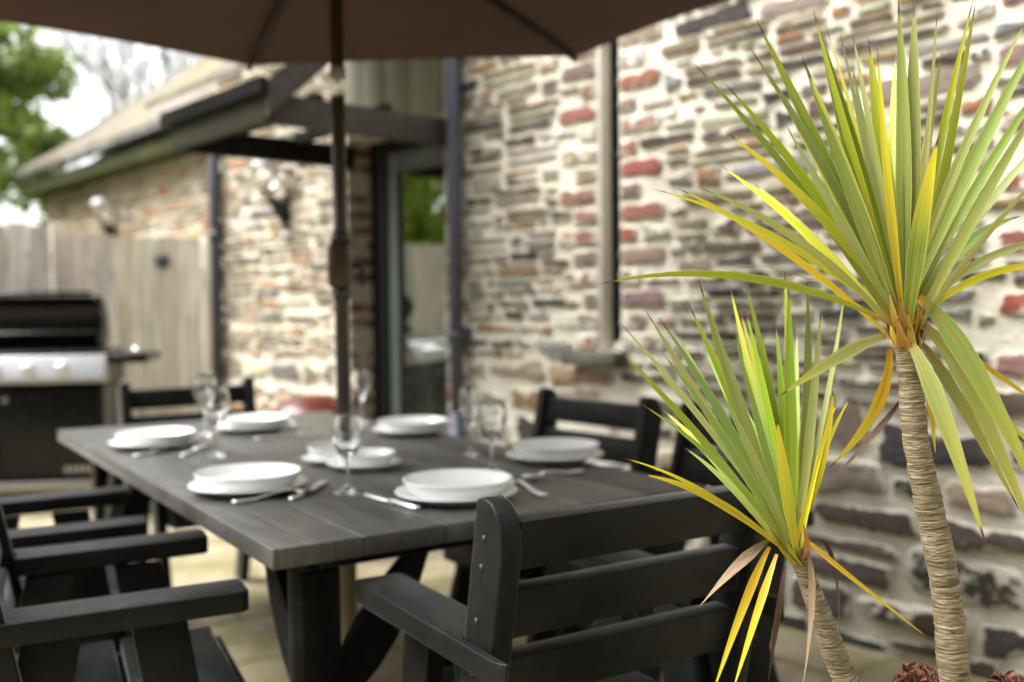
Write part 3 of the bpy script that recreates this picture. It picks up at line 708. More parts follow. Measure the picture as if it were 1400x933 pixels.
# ------------------------------------------------------------------ gas grill
def grill():
    e = empty('gas_grill', (-3.10, 6.0, .004), math.radians(10), 'black gas grill with open lid and steel control panel by the fence', 'grill')
    # local: x right, -y towards the camera
    m = MB(); m.box(-.60, .60, -.02, .50, .17, .74); body = m.build('cabinet', M['enamel'], e, bev=.01)
    for s in (-1, 1):
        m = MB(); m.box(*( (-.585, -.004) if s < 0 else (.004, .585)), -.045, -.022, .20, .735)
        dr = m.build('door', M['enamel'], e, bev=.006)
        m = MB(); m.tube([(s*.05, -.047, .665), (s*.05, -.062, .665)], .028, 16); m.build('handle', M['iron'], dr)
        m = MB(); m.tube([(s*.05, -.062, .665), (s*.05, -.066, .665)], .017, 14); m.build('handle_cap', M['brushed'], dr)
    m = MB(); m.box(.36, .56, -.052, -.046, .205, .262); b = m.build('badge', M['iron'], e)
    for i in range(5): q = MB(); q.box(.375+i*.036, .397+i*.036, -.055, -.0525, .215, .252); q.build('badge_mark', M['brushed'], b)
    m = MB(); m.box(-.62, .62, -.06, .52, .115, .165); m.build('bottom_shelf', M['brushed'], e, bev=.006)
    m = MB(); m.prism([(-.03, .755), (-.135, .765), (-.14, .785), (-.085, .925), (-.03, .93)], lambda y, z: (-.635, y, z), lambda y, z: (.635, y, z))
    cp = m.build('control_panel', M['brushed'], e, bev=.006)
    for i in range(5):
        x = -.48+i*.19+.07
        m = MB(); m.lathe([(.002, .05), (.022, .05), (.026, .045), (.029, .0), (.042, -.002), (.042, -.008), (.002, -.008)], 22)
        k = m.build('knob', M['sleeve'], cp); k.location = (x+.04, -.121, .852); k.rotation_euler = (math.radians(74), 0, 0)
    m = MB(); m.box(-.62, .62, -.028, .52, .745, .95); m.build('firebox', M['enamel'], e, bev=.01)
    m = MB(); prof = [(.50, .955), (.56, 1.03), (.55, 1.15), (.47, 1.25), (.36, 1.29)]
    pf = prof+[(y-.015, z-.01) for y, z in prof[::-1]]
    m.prism(pf, lambda y, z: (-.49, y, z), lambda y, z: (.49, y, z))
    for s in (-.505, .505): m.prism(prof+[(.34, 1.19), (.40, 1.09), (.36, .98)], lambda y, z: (s-.012, y, z), lambda y, z: (s+.012, y, z))
    ld = m.build('lid', M['enamel'], e)
    m = MB(); m.box(-.47, .47, .44, .452, 1.15, 1.23); m.build('lid_lining', M['rust'], ld)
    m = MB(); m.tube([(-.46, .36, 1.31), (.46, .36, 1.31)], .014, 10); m.build('handle', M['iron'], ld)
    m = MB()
    for i in range(14): m.tube([(-.47, .34+i*.012, 1.06), (.47, .34+i*.012, 1.06)], .004, 6)
    m.build('warming_rack', M['brushed'], e)
    for s in (-1, 1):
        m = MB(); x0, x1 = (.64, .86) if s > 0 else (-.86, -.64); m.box(x0, x1, -.04, .44, .87, .93); sh = m.build('side_shelf', M['enamel'], e, bev=.012)
        m = MB(); m.lathe([(.002, .035), (.025, .03), (.03, 0), (.002, 0)], 16); k = m.build('knob', M['sleeve'], sh); k.location = (s*.80, -.02, .935)
    for x in (-.54, .54):
        for y in (.02, .44):
            m = MB(); m.tube([(x-.018, y, .058), (x+.018, y, .058)], .055, 18); m.tube([(x, y, .06), (x, y, .12)], .015, 8); m.build('caster', M['iron'], e)
grill()

# ------------------------------------------------------------------ table
TA = Vector((-.4305, 1.7556)); TU = Vector((-.5493, .8356)).normalized(); TV = Vector((.8556, .5176)).normalized()
TV = Vector((TU.y, -TU.x)) ; TL, TW, TZ = 2.27, 1.06, .75
TC = TA+TU*TL/2+TV*TW/2
trz = math.atan2(TU.y, TU.x)
def T(t, s, z=TZ): q = TA+TU*t+TV*s; return Vector((q.x, q.y, z))
tb = empty('dining_table', (TC.x, TC.y, .004), trz, 'large dark planked dining table laid for six under the parasol', 'table')
PO = Vector((-.482, 2.825)); pl = Vector(((PO-TC).dot(TU), -(PO-TC).dot(TV)))   # pole in table coordinates (x along, y = -TV)
tt = MB(); np_ = 6; pw = TW/np_
hole = .026
for i in range(np_):
    y0, y1 = -TW/2+i*pw+.001, -TW/2+(i+1)*pw-.001
    x0, x1 = -TL/2, TL/2
    if y0-.02 < pl.y+hole and y1+.02 > pl.y-hole:
        pa, pb = max(y0, pl.y-hole), min(y1, pl.y+hole)
        if pa <= y0+.001: pts = [(x0, y0), (pl.x-hole, y0), (pl.x-hole, pb), (pl.x+hole, pb), (pl.x+hole, y0), (x1, y0), (x1, y1), (x0, y1)]
        elif pb >= y1-.001: pts = [(x0, y0), (x1, y0), (x1, y1), (pl.x+hole, y1), (pl.x+hole, pa), (pl.x-hole, pa), (pl.x-hole, y1), (x0, y1)]
        else: pts = [(x0, y0), (x1, y0), (x1, y1), (x0, y1)]
    else: pts = [(x0, y0), (x1, y0), (x1, y1), (x0, y1)]
    tt.prism(pts, lambda x, y: (x, y, TZ-.042), lambda x, y: (x, y, TZ-.004), tone=(.86, 1.18, .94, 1.12, .8, 1.05)[i])
tt.build('tabletop', M['top'], tb, bev=.002)
ap = MB(); ix, iy = TL/2-.10, TW/2-.09
ap.box(-ix, ix, -iy, -iy+.035, TZ-.082, TZ-.044); ap.box(-ix, ix, iy-.035, iy, TZ-.082, TZ-.044)
ap.box(-ix, -ix+.035, -iy+.037, iy-.037, TZ-.082, TZ-.044); ap.box(ix-.035, ix, -iy+.037, iy-.037, TZ-.082, TZ-.044)
ap.build('apron', M['table_black'], tb, bev=.004)
for sx in (-1, 1):
    for sy in (-1, 1):
        q = MB(); cx, cy = sx*(ix-.045), sy*(iy-.045)
        q.box(cx-.041, cx+.041, cy-.041, cy+.041, 0, TZ-.084); q.build('leg', M['table_black'], tb, bev=.006)
        for ax in (0, 1):
            m = MB(); pts = []
            for k in range(7):
                t = k/6; pts.append((.05+.16*t**1.2, TZ-.30+.215*t**.8))
            for k in range(7):
                t = 1-k/6; pts.append((.05+.23*t**1.0+.03*math.sin(PI*t), TZ-.43+.285*t-.05*math.sin(PI*t)))
            pts = pts[:7]+[(.25, TZ-.085)]+[(.05+.20*(1-k/5)-.0, TZ-.37+.25*(1-k/5)-.04*math.sin(PI*k/5)) for k in range(1, 6)]
            if ax == 0: m.prism(pts, lambda a, z: (cx-sx*a, cy-.018, z), lambda a, z: (cx-sx*a, cy+.018, z))
            else: m.prism(pts, lambda a, z: (cx-.018, cy-sy*a, z), lambda a, z: (cx+.018, cy-sy*a, z))
            m.build('brace', M['table_black'], tb)

# ------------------------------------------------------------------ armchairs
def make_chair():
    e = empty('garden_armchair', (0, 0, .004), 0)
    # +y faces the table
    def lean(z): return -.105-(z-.40)*.20
    for s in (-1, 1):
        x0, x1 = s*.267, s*.308
        m = MB(); a = .041
        pts = [(lean(.30)-a, .30), (lean(.30)+a, .30), (lean(.885)+a, .885), (lean(.889)+a*.55, .890), (lean(.885)+a*.0, .884), (lean(.87)-a*.5, .868), (lean(.85)-a*.85, .842), (lean(.82)-a, .808)]
        m.prism(pts, lambda y, z: (x0, y, z), lambda y, z: (x1, y, z)); po = m.build('back_post', M['black'], e, bev=.004)
        for zz in (.83, .785, .70, .615, .36):
            b = MB(); xo = s*.308; b.tube([(xo, lean(zz)+.008, zz), (xo+s*.002, lean(zz)+.008, zz)], .0042, 10); b.build('bolt', M['bolt'], po)
        # armrest with clipped rear corners, laid over the legs
        m = MB(); xi, xo = s*.215, s*.325
        xa, xb = min(xi, xo), max(xi, xo)
        pts = [(xa+.006, .275), (xb-.006, .275), (xb, .262), (xb, -.335), (xb-.035, -.375), (s*.3095 if s > 0 else xb, -.375)]
        if s > 0: pts = [(xa, .268), (xa+.01, .278), (xb-.012, .278), (xb, .266), (xb, -.225), (xb-.010, -.25), (.3105, -.25), (.3105, -.112), (xa, -.112)]
        else: pts = [(xb, .268), (xb-.01, .278), (xa+.012, .278), (xa, .266), (xa, -.225), (xa+.010, -.25), (-.3105, -.25), (-.3105, -.112), (xb, -.112)]
        m.prism(pts, lambda x, y: (x, y, .622+.012*(y+.3)), lambda x, y: (x, y, .660+.012*(y+.3))); m.build('armrest', M['black'], e, bev=.005)
        # front leg flaring forward, rear leg flaring back
        for (pts_c, wd) in ((((.128, .618), (.150, .48), (.185, .30), (.235, .13), (.29, 0.)), .095), (((-.045, .618), (-.075, .46), (-.125, .25), (-.18, .08), (-.21, 0.)), .095)):
            m = MB(); lo = [(y-wd/2, z) for y, z in pts_c]; hi = [(y+wd/2, z) for y, z in pts_c[::-1]]
            m.prism(lo+hi, lambda y, z: (s*.255, y, z), lambda y, z: (s*.298 if False else s*.2635, y, z)) if False else m.prism(lo+hi, lambda y, z: (s*.222, y, z), lambda y, z: (s*.262, y, z))
            lg = m.build('leg', M['black'], e, bev=.004)
        m = MB(); m.box(min(s*.185, s*.220), max(s*.185, s*.220), -.12, .26, .36, .435); m.build('seat_rail', M['black'], e, bev=.004)
        
    m = MB()
    for i in range(3):
        z1 = .856-i*.109; z0 = z1-.077; zc = (z0+z1)/2
        vs = []
        for zz in (z0, z1):
            for yy in (lean(zz)-.026, lean(zz)+.024):
                for xx in (-.263, .263): vs.append((xx, yy, zz))
        m.add(vs, [(0,2,3,1),(4,5,7,6),(0,1,5,4),(2,6,7,3),(0,4,6,2),(1,3,7,5)])
    m.build('backrest', M['black'], e, bev=.004)
    m = MB()
    for i in range(4): m.box(-.218, .218, -.115+i*.102, -.115+i*.102+.086, .437, .465)
    m.build('seat', M['black'], e, bev=.004)
    m = MB(); m.box(-.218, .218, .275, .30, .36, .44); m.build('front_rail', M['black'], e, bev=.004)
    e.scale = (.9, 1, 1)
    return e
chair = make_chair()
def put_chair(first, x, y, face, label):
    o = chair if first else copy_tree(chair)
    o.location = (x, y, .004); o.rotation_euler = (0, 0, math.atan2(face[1], face[0])-PI/2)
    return tag(o, label, 'chair', 'armchairs round the dining table')
def turn(v, deg): a = math.radians(deg); return (v[0]*math.cos(a)-v[1]*math.sin(a), v[0]*math.sin(a)+v[1]*math.cos(a))
tu, tv = (TU.x, TU.y), (TV.x, TV.y)
put_chair(True, .092, 1.765, turn(tu, -1), 'black slatted armchair at the near table end, its back towards us')
q = Vector((-.61, 2.04))-Vector(turn(tv, -8))*.27
put_chair(False, q.x, q.y, turn(tv, -8), 'black armchair in front on the long side without wall, largest armrest and seat slats showing')
q = Vector((-.99, 2.65))-Vector(turn(tv, -7))*.30
put_chair(False, q.x, q.y, turn(tv, -7), 'black armchair on the long side between the gas grill and the front armchair')
put_chair(False, -1.27, 4.05, (-tu[0], -tu[1]), 'dark armchair at the far table end facing us before the boarded gate')
put_chair(False, .125, 3.23, turn((-tv[0], -tv[1]), 3), 'black armchair between table and stone wall, wide top slat in full view')
put_chair(False, .425, 2.656, turn((-tv[0], -tv[1]), -17), 'black armchair by the stone wall mostly hidden behind the shorter cordyline')

# ------------------------------------------------------------------ parasol
ps = empty('parasol', (PO.x, PO.y, .004), 0, 'large brown fabric parasol with dark pole through the dining table', 'parasol')
m = MB(); m.tube([(0, 0, .0), (0, 0, 2.38)], .0195, 16); m.build('pole', M['bronze'], ps)
m = MB(); m.tube([(0, 0, 1.775), (0, 0, 1.855)], .0225, 16); m.build('sleeve', M['sleeve'], ps)
m = MB(); m.box(-.032, .032, -.045, .03, 1.235, 1.36); cb = m.build('crank_box', M['brass'], ps, bev=.014, seg=3)
for za, zb, ra, rb_ in ((1.20, 1.235, .022, .028), (1.362, 1.395, .028, .022)): m = MB(); m.tube([(0, 0, za), (0, 0, zb)], [ra, rb_], 14); m.build('collar', M['bronze'], cb)
m = MB(); m.tube([(.033, 0, 1.295), (.055, 0, 1.295), (.06, -.0, 1.285), (.06, -.0, 1.24)], .006, 8); m.build('crank_handle', M['iron'], cb)
m = MB(); m.lathe([(.002, .0), (.27, .0), (.28, .02), (.26, .05), (.05, .09), (.03, .12), (.03, .46), (.021, .47)], 36); m.build('base', M['base'], ps)
RR, RZM, HUB = 1.31, 2.072, 2.35; rot0 = math.radians(55.2)
cn = MB(); ns, nr = 6, 14
def can(k, f, t):
    """k rib index, f 0..1 to the next rib, t 0..1 outwards"""
    a0, a1 = rot0+k*PI/3, rot0+(k+1)*PI/3
    p = Vector((math.cos(a0), math.sin(a0)))*(1-f)+Vector((math.cos(a1), math.sin(a1)))*f
    pin = 1-.035*math.sin(PI*f)*t
    z = HUB+(RZM-HUB)*t**1.08+.0*f-.018*math.sin(PI*f)*math.sin(PI*min(1, t))
    x, y = p.x*RR*t*pin, p.y*RR*t*pin
    return Vector((x, y, z+.07*y))
fs_ = 8
for k in range(ns):
    vs = [can(k, f/fs_, max(.012, t/nr)) for t in range(nr+1) for f in range(fs_+1)]
    vs += [v+Vector((0, 0, .003)) for v in vs]
    o_ = (nr+1)*(fs_+1); fs = []
    for t in range(nr):
        for f in range(fs_):
            a = t*(fs_+1)+f; fs.append((a, a+1, a+fs_+2, a+fs_+1)); fs.append((a+o_, a+fs_+1+o_, a+fs_+2+o_, a+1+o_))
    a = nr*(fs_+1)
    for f in range(fs_): fs.append((a+f, a+f+1, a+f+1+o_, a+f+o_))
    cn.add(vs, fs, True)
cn.build('canopy', M['canopy'], ps, weld=False, recalc=False)
for k in range(ns):
    m = MB(); m.tube([can(k, 0, t)-Vector((0, 0, .016)) for t in (.03, .3, .6, .995)], .012, 8); rb = m.build('rib', M['black_frame'], ps)
    m = MB(); pe = can(k, 0, .42)-Vector((0, 0, .022)); ph = pe.normalized(); m.tube([(pe.x*.035, pe.y*.035, 2.235), pe], .007, 8); m.build('strut', M['iron'], rb)
m = MB(); m.lathe([(.02, 2.205), (.045, 2.205), (.045, 2.255), (.02, 2.26)], 20); m.build('runner_hub', M['iron'], ps)
m = MB(); m.lathe([(.002, 2.29), (.05, 2.29), (.05, 2.335), (.03, 2.36), (.02, 2.42), (.002, 2.435)], 20); m.build('top_hub', M['iron'], ps)

# ------------------------------------------------------------------ tableware
ZT = TZ+.0005
def lathe_obj(name, prof, matr, loc, n=48):
    m = MB(); m.lathe(prof, n); o = m.build(name, matr); o.location = loc; return o
PLATE = [(.001, .003), (.08, .003), (.083, .0), (.088, .0), (.092, .005), (.134, .019), (.1365, .021), (.136, .0235), (.133, .0235), (.095, .0105), (.085, .008), (.001, .0075)]
BOWL = [(.001, .005), (.084, .005), (.088, .0), (.094, .0), (.101, .007), (.115, .023), (.1215, .0345), (.1228, .038), (.1208, .0388), (.1175, .036), (.106, .022), (.094, .012), (.001, .0105)]
places = [  # plate centre, words for where it lies
    ((-.625, 2.335), 'in front of the nearest left armchair'), ((-1.135, 3.14), 'at the corner by the gas grill'),
    ((-.128, 2.205), 'at the near table end'), ((.115, 2.755), 'before the wall side armchair with wide slat'),
    ((-.345, 3.40), 'farthest along the wall side'), ((-.93, 3.55), 'at the far table end')]
pm = bm_ = None
for (x, y), wd in places:
    if pm is None:
        pm = lathe_obj('dinner_plate', PLATE, M['plate'], (x, y, ZT), 64); bm_ = lathe_obj('shallow_bowl', BOWL, M['plate'], (x, y, ZT+.0105), 64); a, b = pm, bm_
    else:
        a, b = pm.copy(), bm_.copy(); C.objects.link(a); C.objects.link(b); a.location = (x, y, ZT); b.location = (x+.003, y+.002, ZT+.0105)
    tag(a, 'white dinner plate under a bowl '+wd, 'plate', 'white dinner plates'); tag(b, 'white shallow bowl on its plate '+wd, 'bowl', 'white shallow bowls')
q = at_z(495, 640, ZT)
s = .76
o = lathe_obj('serving_plate', [(r*.74, z*.9) for r, z in PLATE], M['plate'], (-.40, 2.66, ZT)); tag(o, 'small white plate under a bowl in the table middle behind the front wine glass', 'plate')
o = lathe_obj('serving_bowl', [(r*.68, z*.9) for r, z in BOWL], M['plate'], (-.40, 2.66, ZT+.0095)); tag(o, 'small white bowl in the table middle on a small plate', 'bowl')
o = lathe_obj('sauce_dish', [(r*.66, z*.8) for r, z in PLATE], M['plate'], (-.50, 2.77, ZT)); tag(o, 'small white side plate near the parasol pole', 'plate')
o = lathe_obj('sauce_bowl', [(r*.62, z*1.05) for r, z in BOWL], M['plate'], (-.50, 2.77, ZT+.0085)); tag(o, 'small white bowl nearest the parasol pole', 'bowl')

def gl_prof(h, rb):
    st_ = h*.45; out = [(.001, .002), (.030, .001), (.0355, .0), (.037, .0022), (.031, .0055), (.014, .0095), (.0052, .017), (.0040, .03), (.0040, st_-.012), (.006, st_-.004)]
    bowl = [(.018, st_+.006), (.75*rb, st_+.25*(h-st_)), (rb, st_+.5*(h-st_)), (rb*.97, st_+.75*(h-st_)), (rb*.80, h)]
    inn = [(r-.0015, z+.0004) for r, z in bowl[::-1]]
    inn[-1] = (.015, st_+.0085)
    return out+bowl+inn+[(.001, st_+.0045)]
def smooth_prof(pts, it=1):
    return pts
GL = [(-1.06, 3.42, .215, .042, 'tall wine glass in the left pair, the farther one by the corner plate'),
      (-.872, 2.92, .205, .041, 'wine glass in the left pair standing closer to the front plate'),
      (-.385, 2.30, .186, .040, 'wine glass alone on the table front between the two nearest plates'),
      (-.57, 3.74, .205, .040, 'wine glass at the far end right beside the parasol pole'),
      (-.125, 2.86, .200, .030, 'narrow glass behind the wine glass near the wall side bowl'),
      (-.055, 2.56, .185, .041, 'wine glass just behind the near table end plate')]
for (x, y, h, rb, lb) in GL:
    m = MB(); prof = gl_prof(h, rb)
    # round the bowl with a finer profile
    fine = []
    for i in range(len(prof)):
        fine.append(prof[i])
    m.lathe(fine, 40); o = m.build('wine_glass', M['glass']); o.location = (x, y, ZT)
    sb = o.modifiers.new('smooth', 'SUBSURF'); sb.levels = sb.render_levels = 1
    tag(o, lb, 'glass', 'glasses on the dining table')

def cutlery(kind):
    m = MB()
    def strip(pts, prof, th=.0022):   # pts (y, halfwidth), prof y->z
        n = len(pts); vs = []
        for dz in (0, th):
            for y, w_ in pts: vs += [(-w_, y, prof(y)+dz), (w_, y, prof(y)+dz)]
        fs = []
        for i in range(n-1):
            a = 2*i; fs += [(a, a+2, a+3, a+1), (2*n+a, 2*n+a+1, 2*n+a+3, 2*n+a+2), (a, 2*n+a, 2*n+a+2, a+2), (a+1, a+3, 2*n+a+3, 2*n+a+1)]
        fs += [(0, 1, 2*n+1, 2*n), (2*n-2, 4*n-2, 4*n-1, 2*n-1)]
        m.add(vs, fs, True)
    zp = lambda y: .003+.010*math.exp(-((y-.02)/.035)**2)
    if kind == 'knife':
        strip([(-.11, .003), (-.105, .0075), (-.06, .0078), (-.01, .006), (0, .005)], lambda y: .001, .006)
        strip([(0, .005), (.01, .0085), (.07, .0095), (.10, .008), (.115, .002)], lambda y: .003, .0018)
    else:
        strip([(-.105, .004), (-.10, .0085), (-.085, .009), (-.05, .0058), (0, .0035), (.03, .003), (.042, .004)], zp, .0028)
        if kind == 'fork':
            strip([(.042, .004), (.052, .0105), (.066, .0125), (.074, .0125)], lambda y: zp(y), .002)
            for k in range(4): 
                x = -.0106+k*.0071
                vs = [(x+e, y, zp(y)+dz+(.004 if y > .1 else 0)) for dz in (0, .002) for y in (.073, .118) for e in (-.0017, .0017)]
                m.add(vs, [(0,2,3,1),(4,5,7,6),(0,1,5,4),(2,6,7,3),(0,4,6,2),(1,3,7,5)])
        else:
            vs = []; fs = []; nn = 16
            for j, (rr, dz) in enumerate(((0.02, -.006), (.5, -.0045), (.85, -.001), (1., .003), (1., .0045), (.8, .0015), (.02, -.004))):
                for k in range(nn): vs.append((.020*rr*math.cos(2*PI*k/nn), .071+.031*rr*math.sin(2*PI*k/nn), .0075+dz))
            for j in range(6):
                for k in range(nn): fs.append((j*nn+k, j*nn+(k+1) % nn, (j+1)*nn+(k+1) % nn, (j+1)*nn+k))
            m.add(vs, fs, True)
    return m.build(kind, M['steel'])
CUT = {}
def put_cut(kind, p_handle, p_head, label):
    """handle end and head end on the table"""
    a, b = Vector(p_handle), Vector(p_head); d = b-a
    if kind not in CUT: CUT[kind] = cutlery(kind); o = CUT[kind]
    else: o = CUT[kind].copy(); C.objects.link(o)
    dn = d.normalized(); c = a+dn*.107
    o.location = (c.x, c.y, ZT); o.rotation_euler = (0, 0, math.atan2(dn.y, dn.x)-PI/2); o.scale = (1.15, 1.0, 1.3)
    tag(o, label, 'cutlery', 'steel cutlery on the dining table')
def cz(px, py): v = at_z(px, py, ZT); return (v.x, v.y)
put_cut('spoon', cz(316, 690), cz(404, 678), 'steel spoon lying in front of the nearest left plate')
put_cut('knife', cz(445, 662), cz(392, 688), 'steel knife slanting between the nearest left plate and the front wine glass')
put_cut('spoon', cz(182, 626), cz(246, 615), 'steel spoon in front of the plate by the gas grill corner')
put_cut('knife', cz(284, 611), cz(246, 626), 'steel knife slanting at the foot of the left pair of wine glasses')
put_cut('knife', cz(572, 698), cz(512, 682), 'steel knife left of the plate at the near table end')
put_cut('fork', cz(746, 681), cz(700, 664), 'steel fork right of the near end plate with its handle towards the armchair')
put_cut('knife', cz(852, 641), cz(800, 636), 'steel knife lying at the wall side table edge')
put_cut('spoon', cz(798, 646), cz(762, 652), 'steel spoon beside the plate near the wall side armchair')
put_cut('fork', cz(348, 602), cz(405, 598), 'steel fork in front of the far end plate')
put_cut('spoon', cz(404, 584), cz(392, 577), 'steel spoon at the right rim of the far end plate')

# rust red pot behind the table
m = MB(); m.lathe([(.001, 0), (.17, 0), (.18, .03), (.245, .36), (.27, .50), (.275, .53), (.262, .545), (.24, .545), (.235, .66), (.17, .725), (.08, .76), (.001, .765)], 40)
o = m.build('garden_pot', M['terracotta']); v = at_y(428, 560, 4.85); o.location = (v.x, v.y, .005)
tag(o, 'rust red round topped garden pot behind the table near the parasol pole', 'pot')

# ------------------------------------------------------------------ cordylines in a planter
PC = (.50, 1.30)
m = MB(); m.lathe([(.001, .004), (.15, .004), (.16, .02), (.205, .48), (.222, .49), (.222, .545), (.205, .55), (.19, .545), (.188, .505), (.001, .505)], 48)
o = m.build('planter', M['pot']); o.location = (PC[0], PC[1], .004); tag(o, 'tall round dark planter holding the two cordylines', 'planter')
r5 = random.Random(41); m = MB()
for i in range(900):
    a = r5.uniform(0, 2*PI); q = .182*math.sqrt(r5.random()); p = Vector((PC[0]+q*math.cos(a), PC[1]+q*math.sin(a), .514+r5.uniform(0, .025)))
    d = Vector((r5.gauss(0, 1), r5.gauss(0, 1), r5.gauss(0, .4))).normalized()*r5.uniform(.008, .022); m.bar(p-d, p+d, r5.uniform(.006, .012), .004)
o = m.build('bark_mulch', M['mulch']); tag(o, 'brown bark chips covering the planter soil', 'mulch', kind='stuff')
def flower_head(px, py, Y, seed, label, R_):
    r = random.Random(seed); c = at_y(px, py, Y); m = MB()
    for i in range(230):
        d = Vector((r.gauss(0, 1), r.gauss(0, 1), abs(r.gauss(0, .8)))).normalized(); p = c+d*R_*r.uniform(.5, 1.05)
        a = Vector((r.gauss(0, 1), r.gauss(0, 1), r.gauss(0, 1))).normalized(); b = a.orthogonal().normalized(); cc = a.cross(b)
        s = r.uniform(.004, .009)
        m.add([p-a*s-b*s*.5, p-a*s*.2+b*s*.6+cc*s*.5, p+a*s*1.4, p+a*s*.2-b*s*.7+cc*s*.4], [(0, 1, 2), (0, 2, 3)])
    for i in range(14):
        d = Vector((r.gauss(0, 1), r.gauss(0, 1), abs(r.gauss(0, .8)))).normalized(); m.tube([c+d*R_*.2, c+d*R_*.8, c+d*R_*1.15], [.0012, .001, .0006], 5)
    fh = empty('dried_flower_head', (c.x, c.y, .52), 0, label, 'dried flower')
    for i in range(len(m.v)): v = m.v[i]; m.v[i] = (v[0]-c.x, v[1]-c.y, v[2]-.52)
    m.build('bracts', M['dead'], fh, recalc=False)
    s = MB(); s.tube([(0, 0, 0), (.004, .003, (c.z-.52)*.6), (0, 0, c.z-.515)], .003, 6); s.build('stalk', M['dry'], fh)
flower_head(1256, 938, 1.31, 1, 'dried curled brown flower head against the taller trunk foot', .027)
flower_head(1378, 946, 1.33, 2, 'dried brown flower head at the planter rim right of the taller trunk', .024)

CAMP = Vector((0, 0, CAMZ))
def blade(mb, rng, B, T_, bend, wid, tone, age=0., seg=18, facing=None, wprof=None, twist=0.):
    """a strap leaf from B to T_; bend = offset of the middle of the curve"""
    B, T_, bend = Vector(B), Vector(T_), Vector(bend)
    Cc = (B+T_)/2+bend*2; sd = rng.uniform(0, 1)
    fn = facing if facing is not None else None
    vs, al, ac, tn, se, ag = [], [], [], [], [], []
    for i in range(seg+1):
        t = i/seg; p = B*(1-t)**2+Cc*2*t*(1-t)+T_*t*t
        tg = ((Cc-B)*(1-t)+(T_-Cc)*t).normalized()
        n = (fn if fn is not None else (CAMP-p)).normalized()
        sdv = tg.cross(n); 
        if sdv.length < 1e-3: sdv = tg.orthogonal()
        sdv.normalize(); sdv = Matrix.Rotation(twist*(t-.3), 3, tg) @ sdv
        nn = sdv.cross(tg).normalized()
        if wprof: wv = wprof(t)
        else:
            wv = (.42+.58*min(1, t/.38)**1.2) if t < .38 else max(0., 1-((t-.38)/.62)**1.9)
        wv = max(wv, .035 if t < .97 else .02)*wid
        for k, c in enumerate((-1, -.55, 0, .55, 1)):
            fold = (abs(c)-.0)*.22*wv*(1-.5*t)
            vs.append(p+sdv*c*wv/2+nn*fold*.5); al.append(t); ac.append(float(c)); tn.append(tone); se.append(sd); ag.append(age)
    fs = [(i*5+k, i*5+k+1, (i+1)*5+k+1, (i+1)*5+k) for i in range(seg) for k in range(4)]
    mb.add(vs, fs, True, along=al, across=ac, tone=tn, seed=se, age=ag)

def trunk_mesh(pts, rads, seed):
    """ringed stem along the polyline"""
    r = random.Random(seed); mb = MB(); n = 28
    P = [Vector(p) for p in pts]
    ln = sum((P[i+1]-P[i]).length for i in range(len(P)-1)); st_ = int(ln/.0011); vs, fs, rg = [], [], []
    ringh = 0; ring = 0; off = 0
    for i in range(st_+1):
        t = i/st_*(len(P)-1); k = min(int(t), len(P)-2); f = t-k
        # catmull-rom
        p0, p1, p2, p3 = P[max(k-1, 0)], P[k], P[k+1], P[min(k+2, len(P)-1)]
        p = .5*((2*p1)+(p2-p0)*f+(2*p0-5*p1+4*p2-p3)*f*f+(3*p1-p0-3*p2+p3)*f**3)
        d = (p2-p1).normalized(); a = d.orthogonal().normalized(); a = Vector((1, 0, 0))-d*d.x; a.normalize(); b = d.cross(a)
        rad = rads[k]*(1-f)+rads[k+1]*f
        if ringh <= 0: ringh = r.choice((1, 2, 2, 3, 3, 4, 5, 7)); ring = 0; off = r.uniform(-.014, .018)
        s = i*.0011
        for j in range(n):
            an = 2*PI*j/n; c_, s_ = math.cos(an), math.sin(an)
            w_ = noise.noise((c_*2.2, s_*2.2, s*70))*.05+noise.noise((c_*5, s_*5, s*420))*.07+noise.noise((c_, s_, s*16))*.05+noise.noise((c_*.6, s_*.6, s*38))*.06
            vs.append(p+(a*c_+b*s_)*rad*(1+w_+off-(.03 if ring == 0 else 0))); rg.append(0. if ring == 0 else 1.)
        ringh -= 1; ring += 1
    for i in range(st_):
        for j in range(n): fs.append((i*n+j, i*n+(j+1) % n, (i+1)*n+(j+1) % n, (i+1)*n+j))
    fs.append(tuple(st_*n+j for j in range(n)))
    mb.add(vs, fs, True, ring=rg); return mb

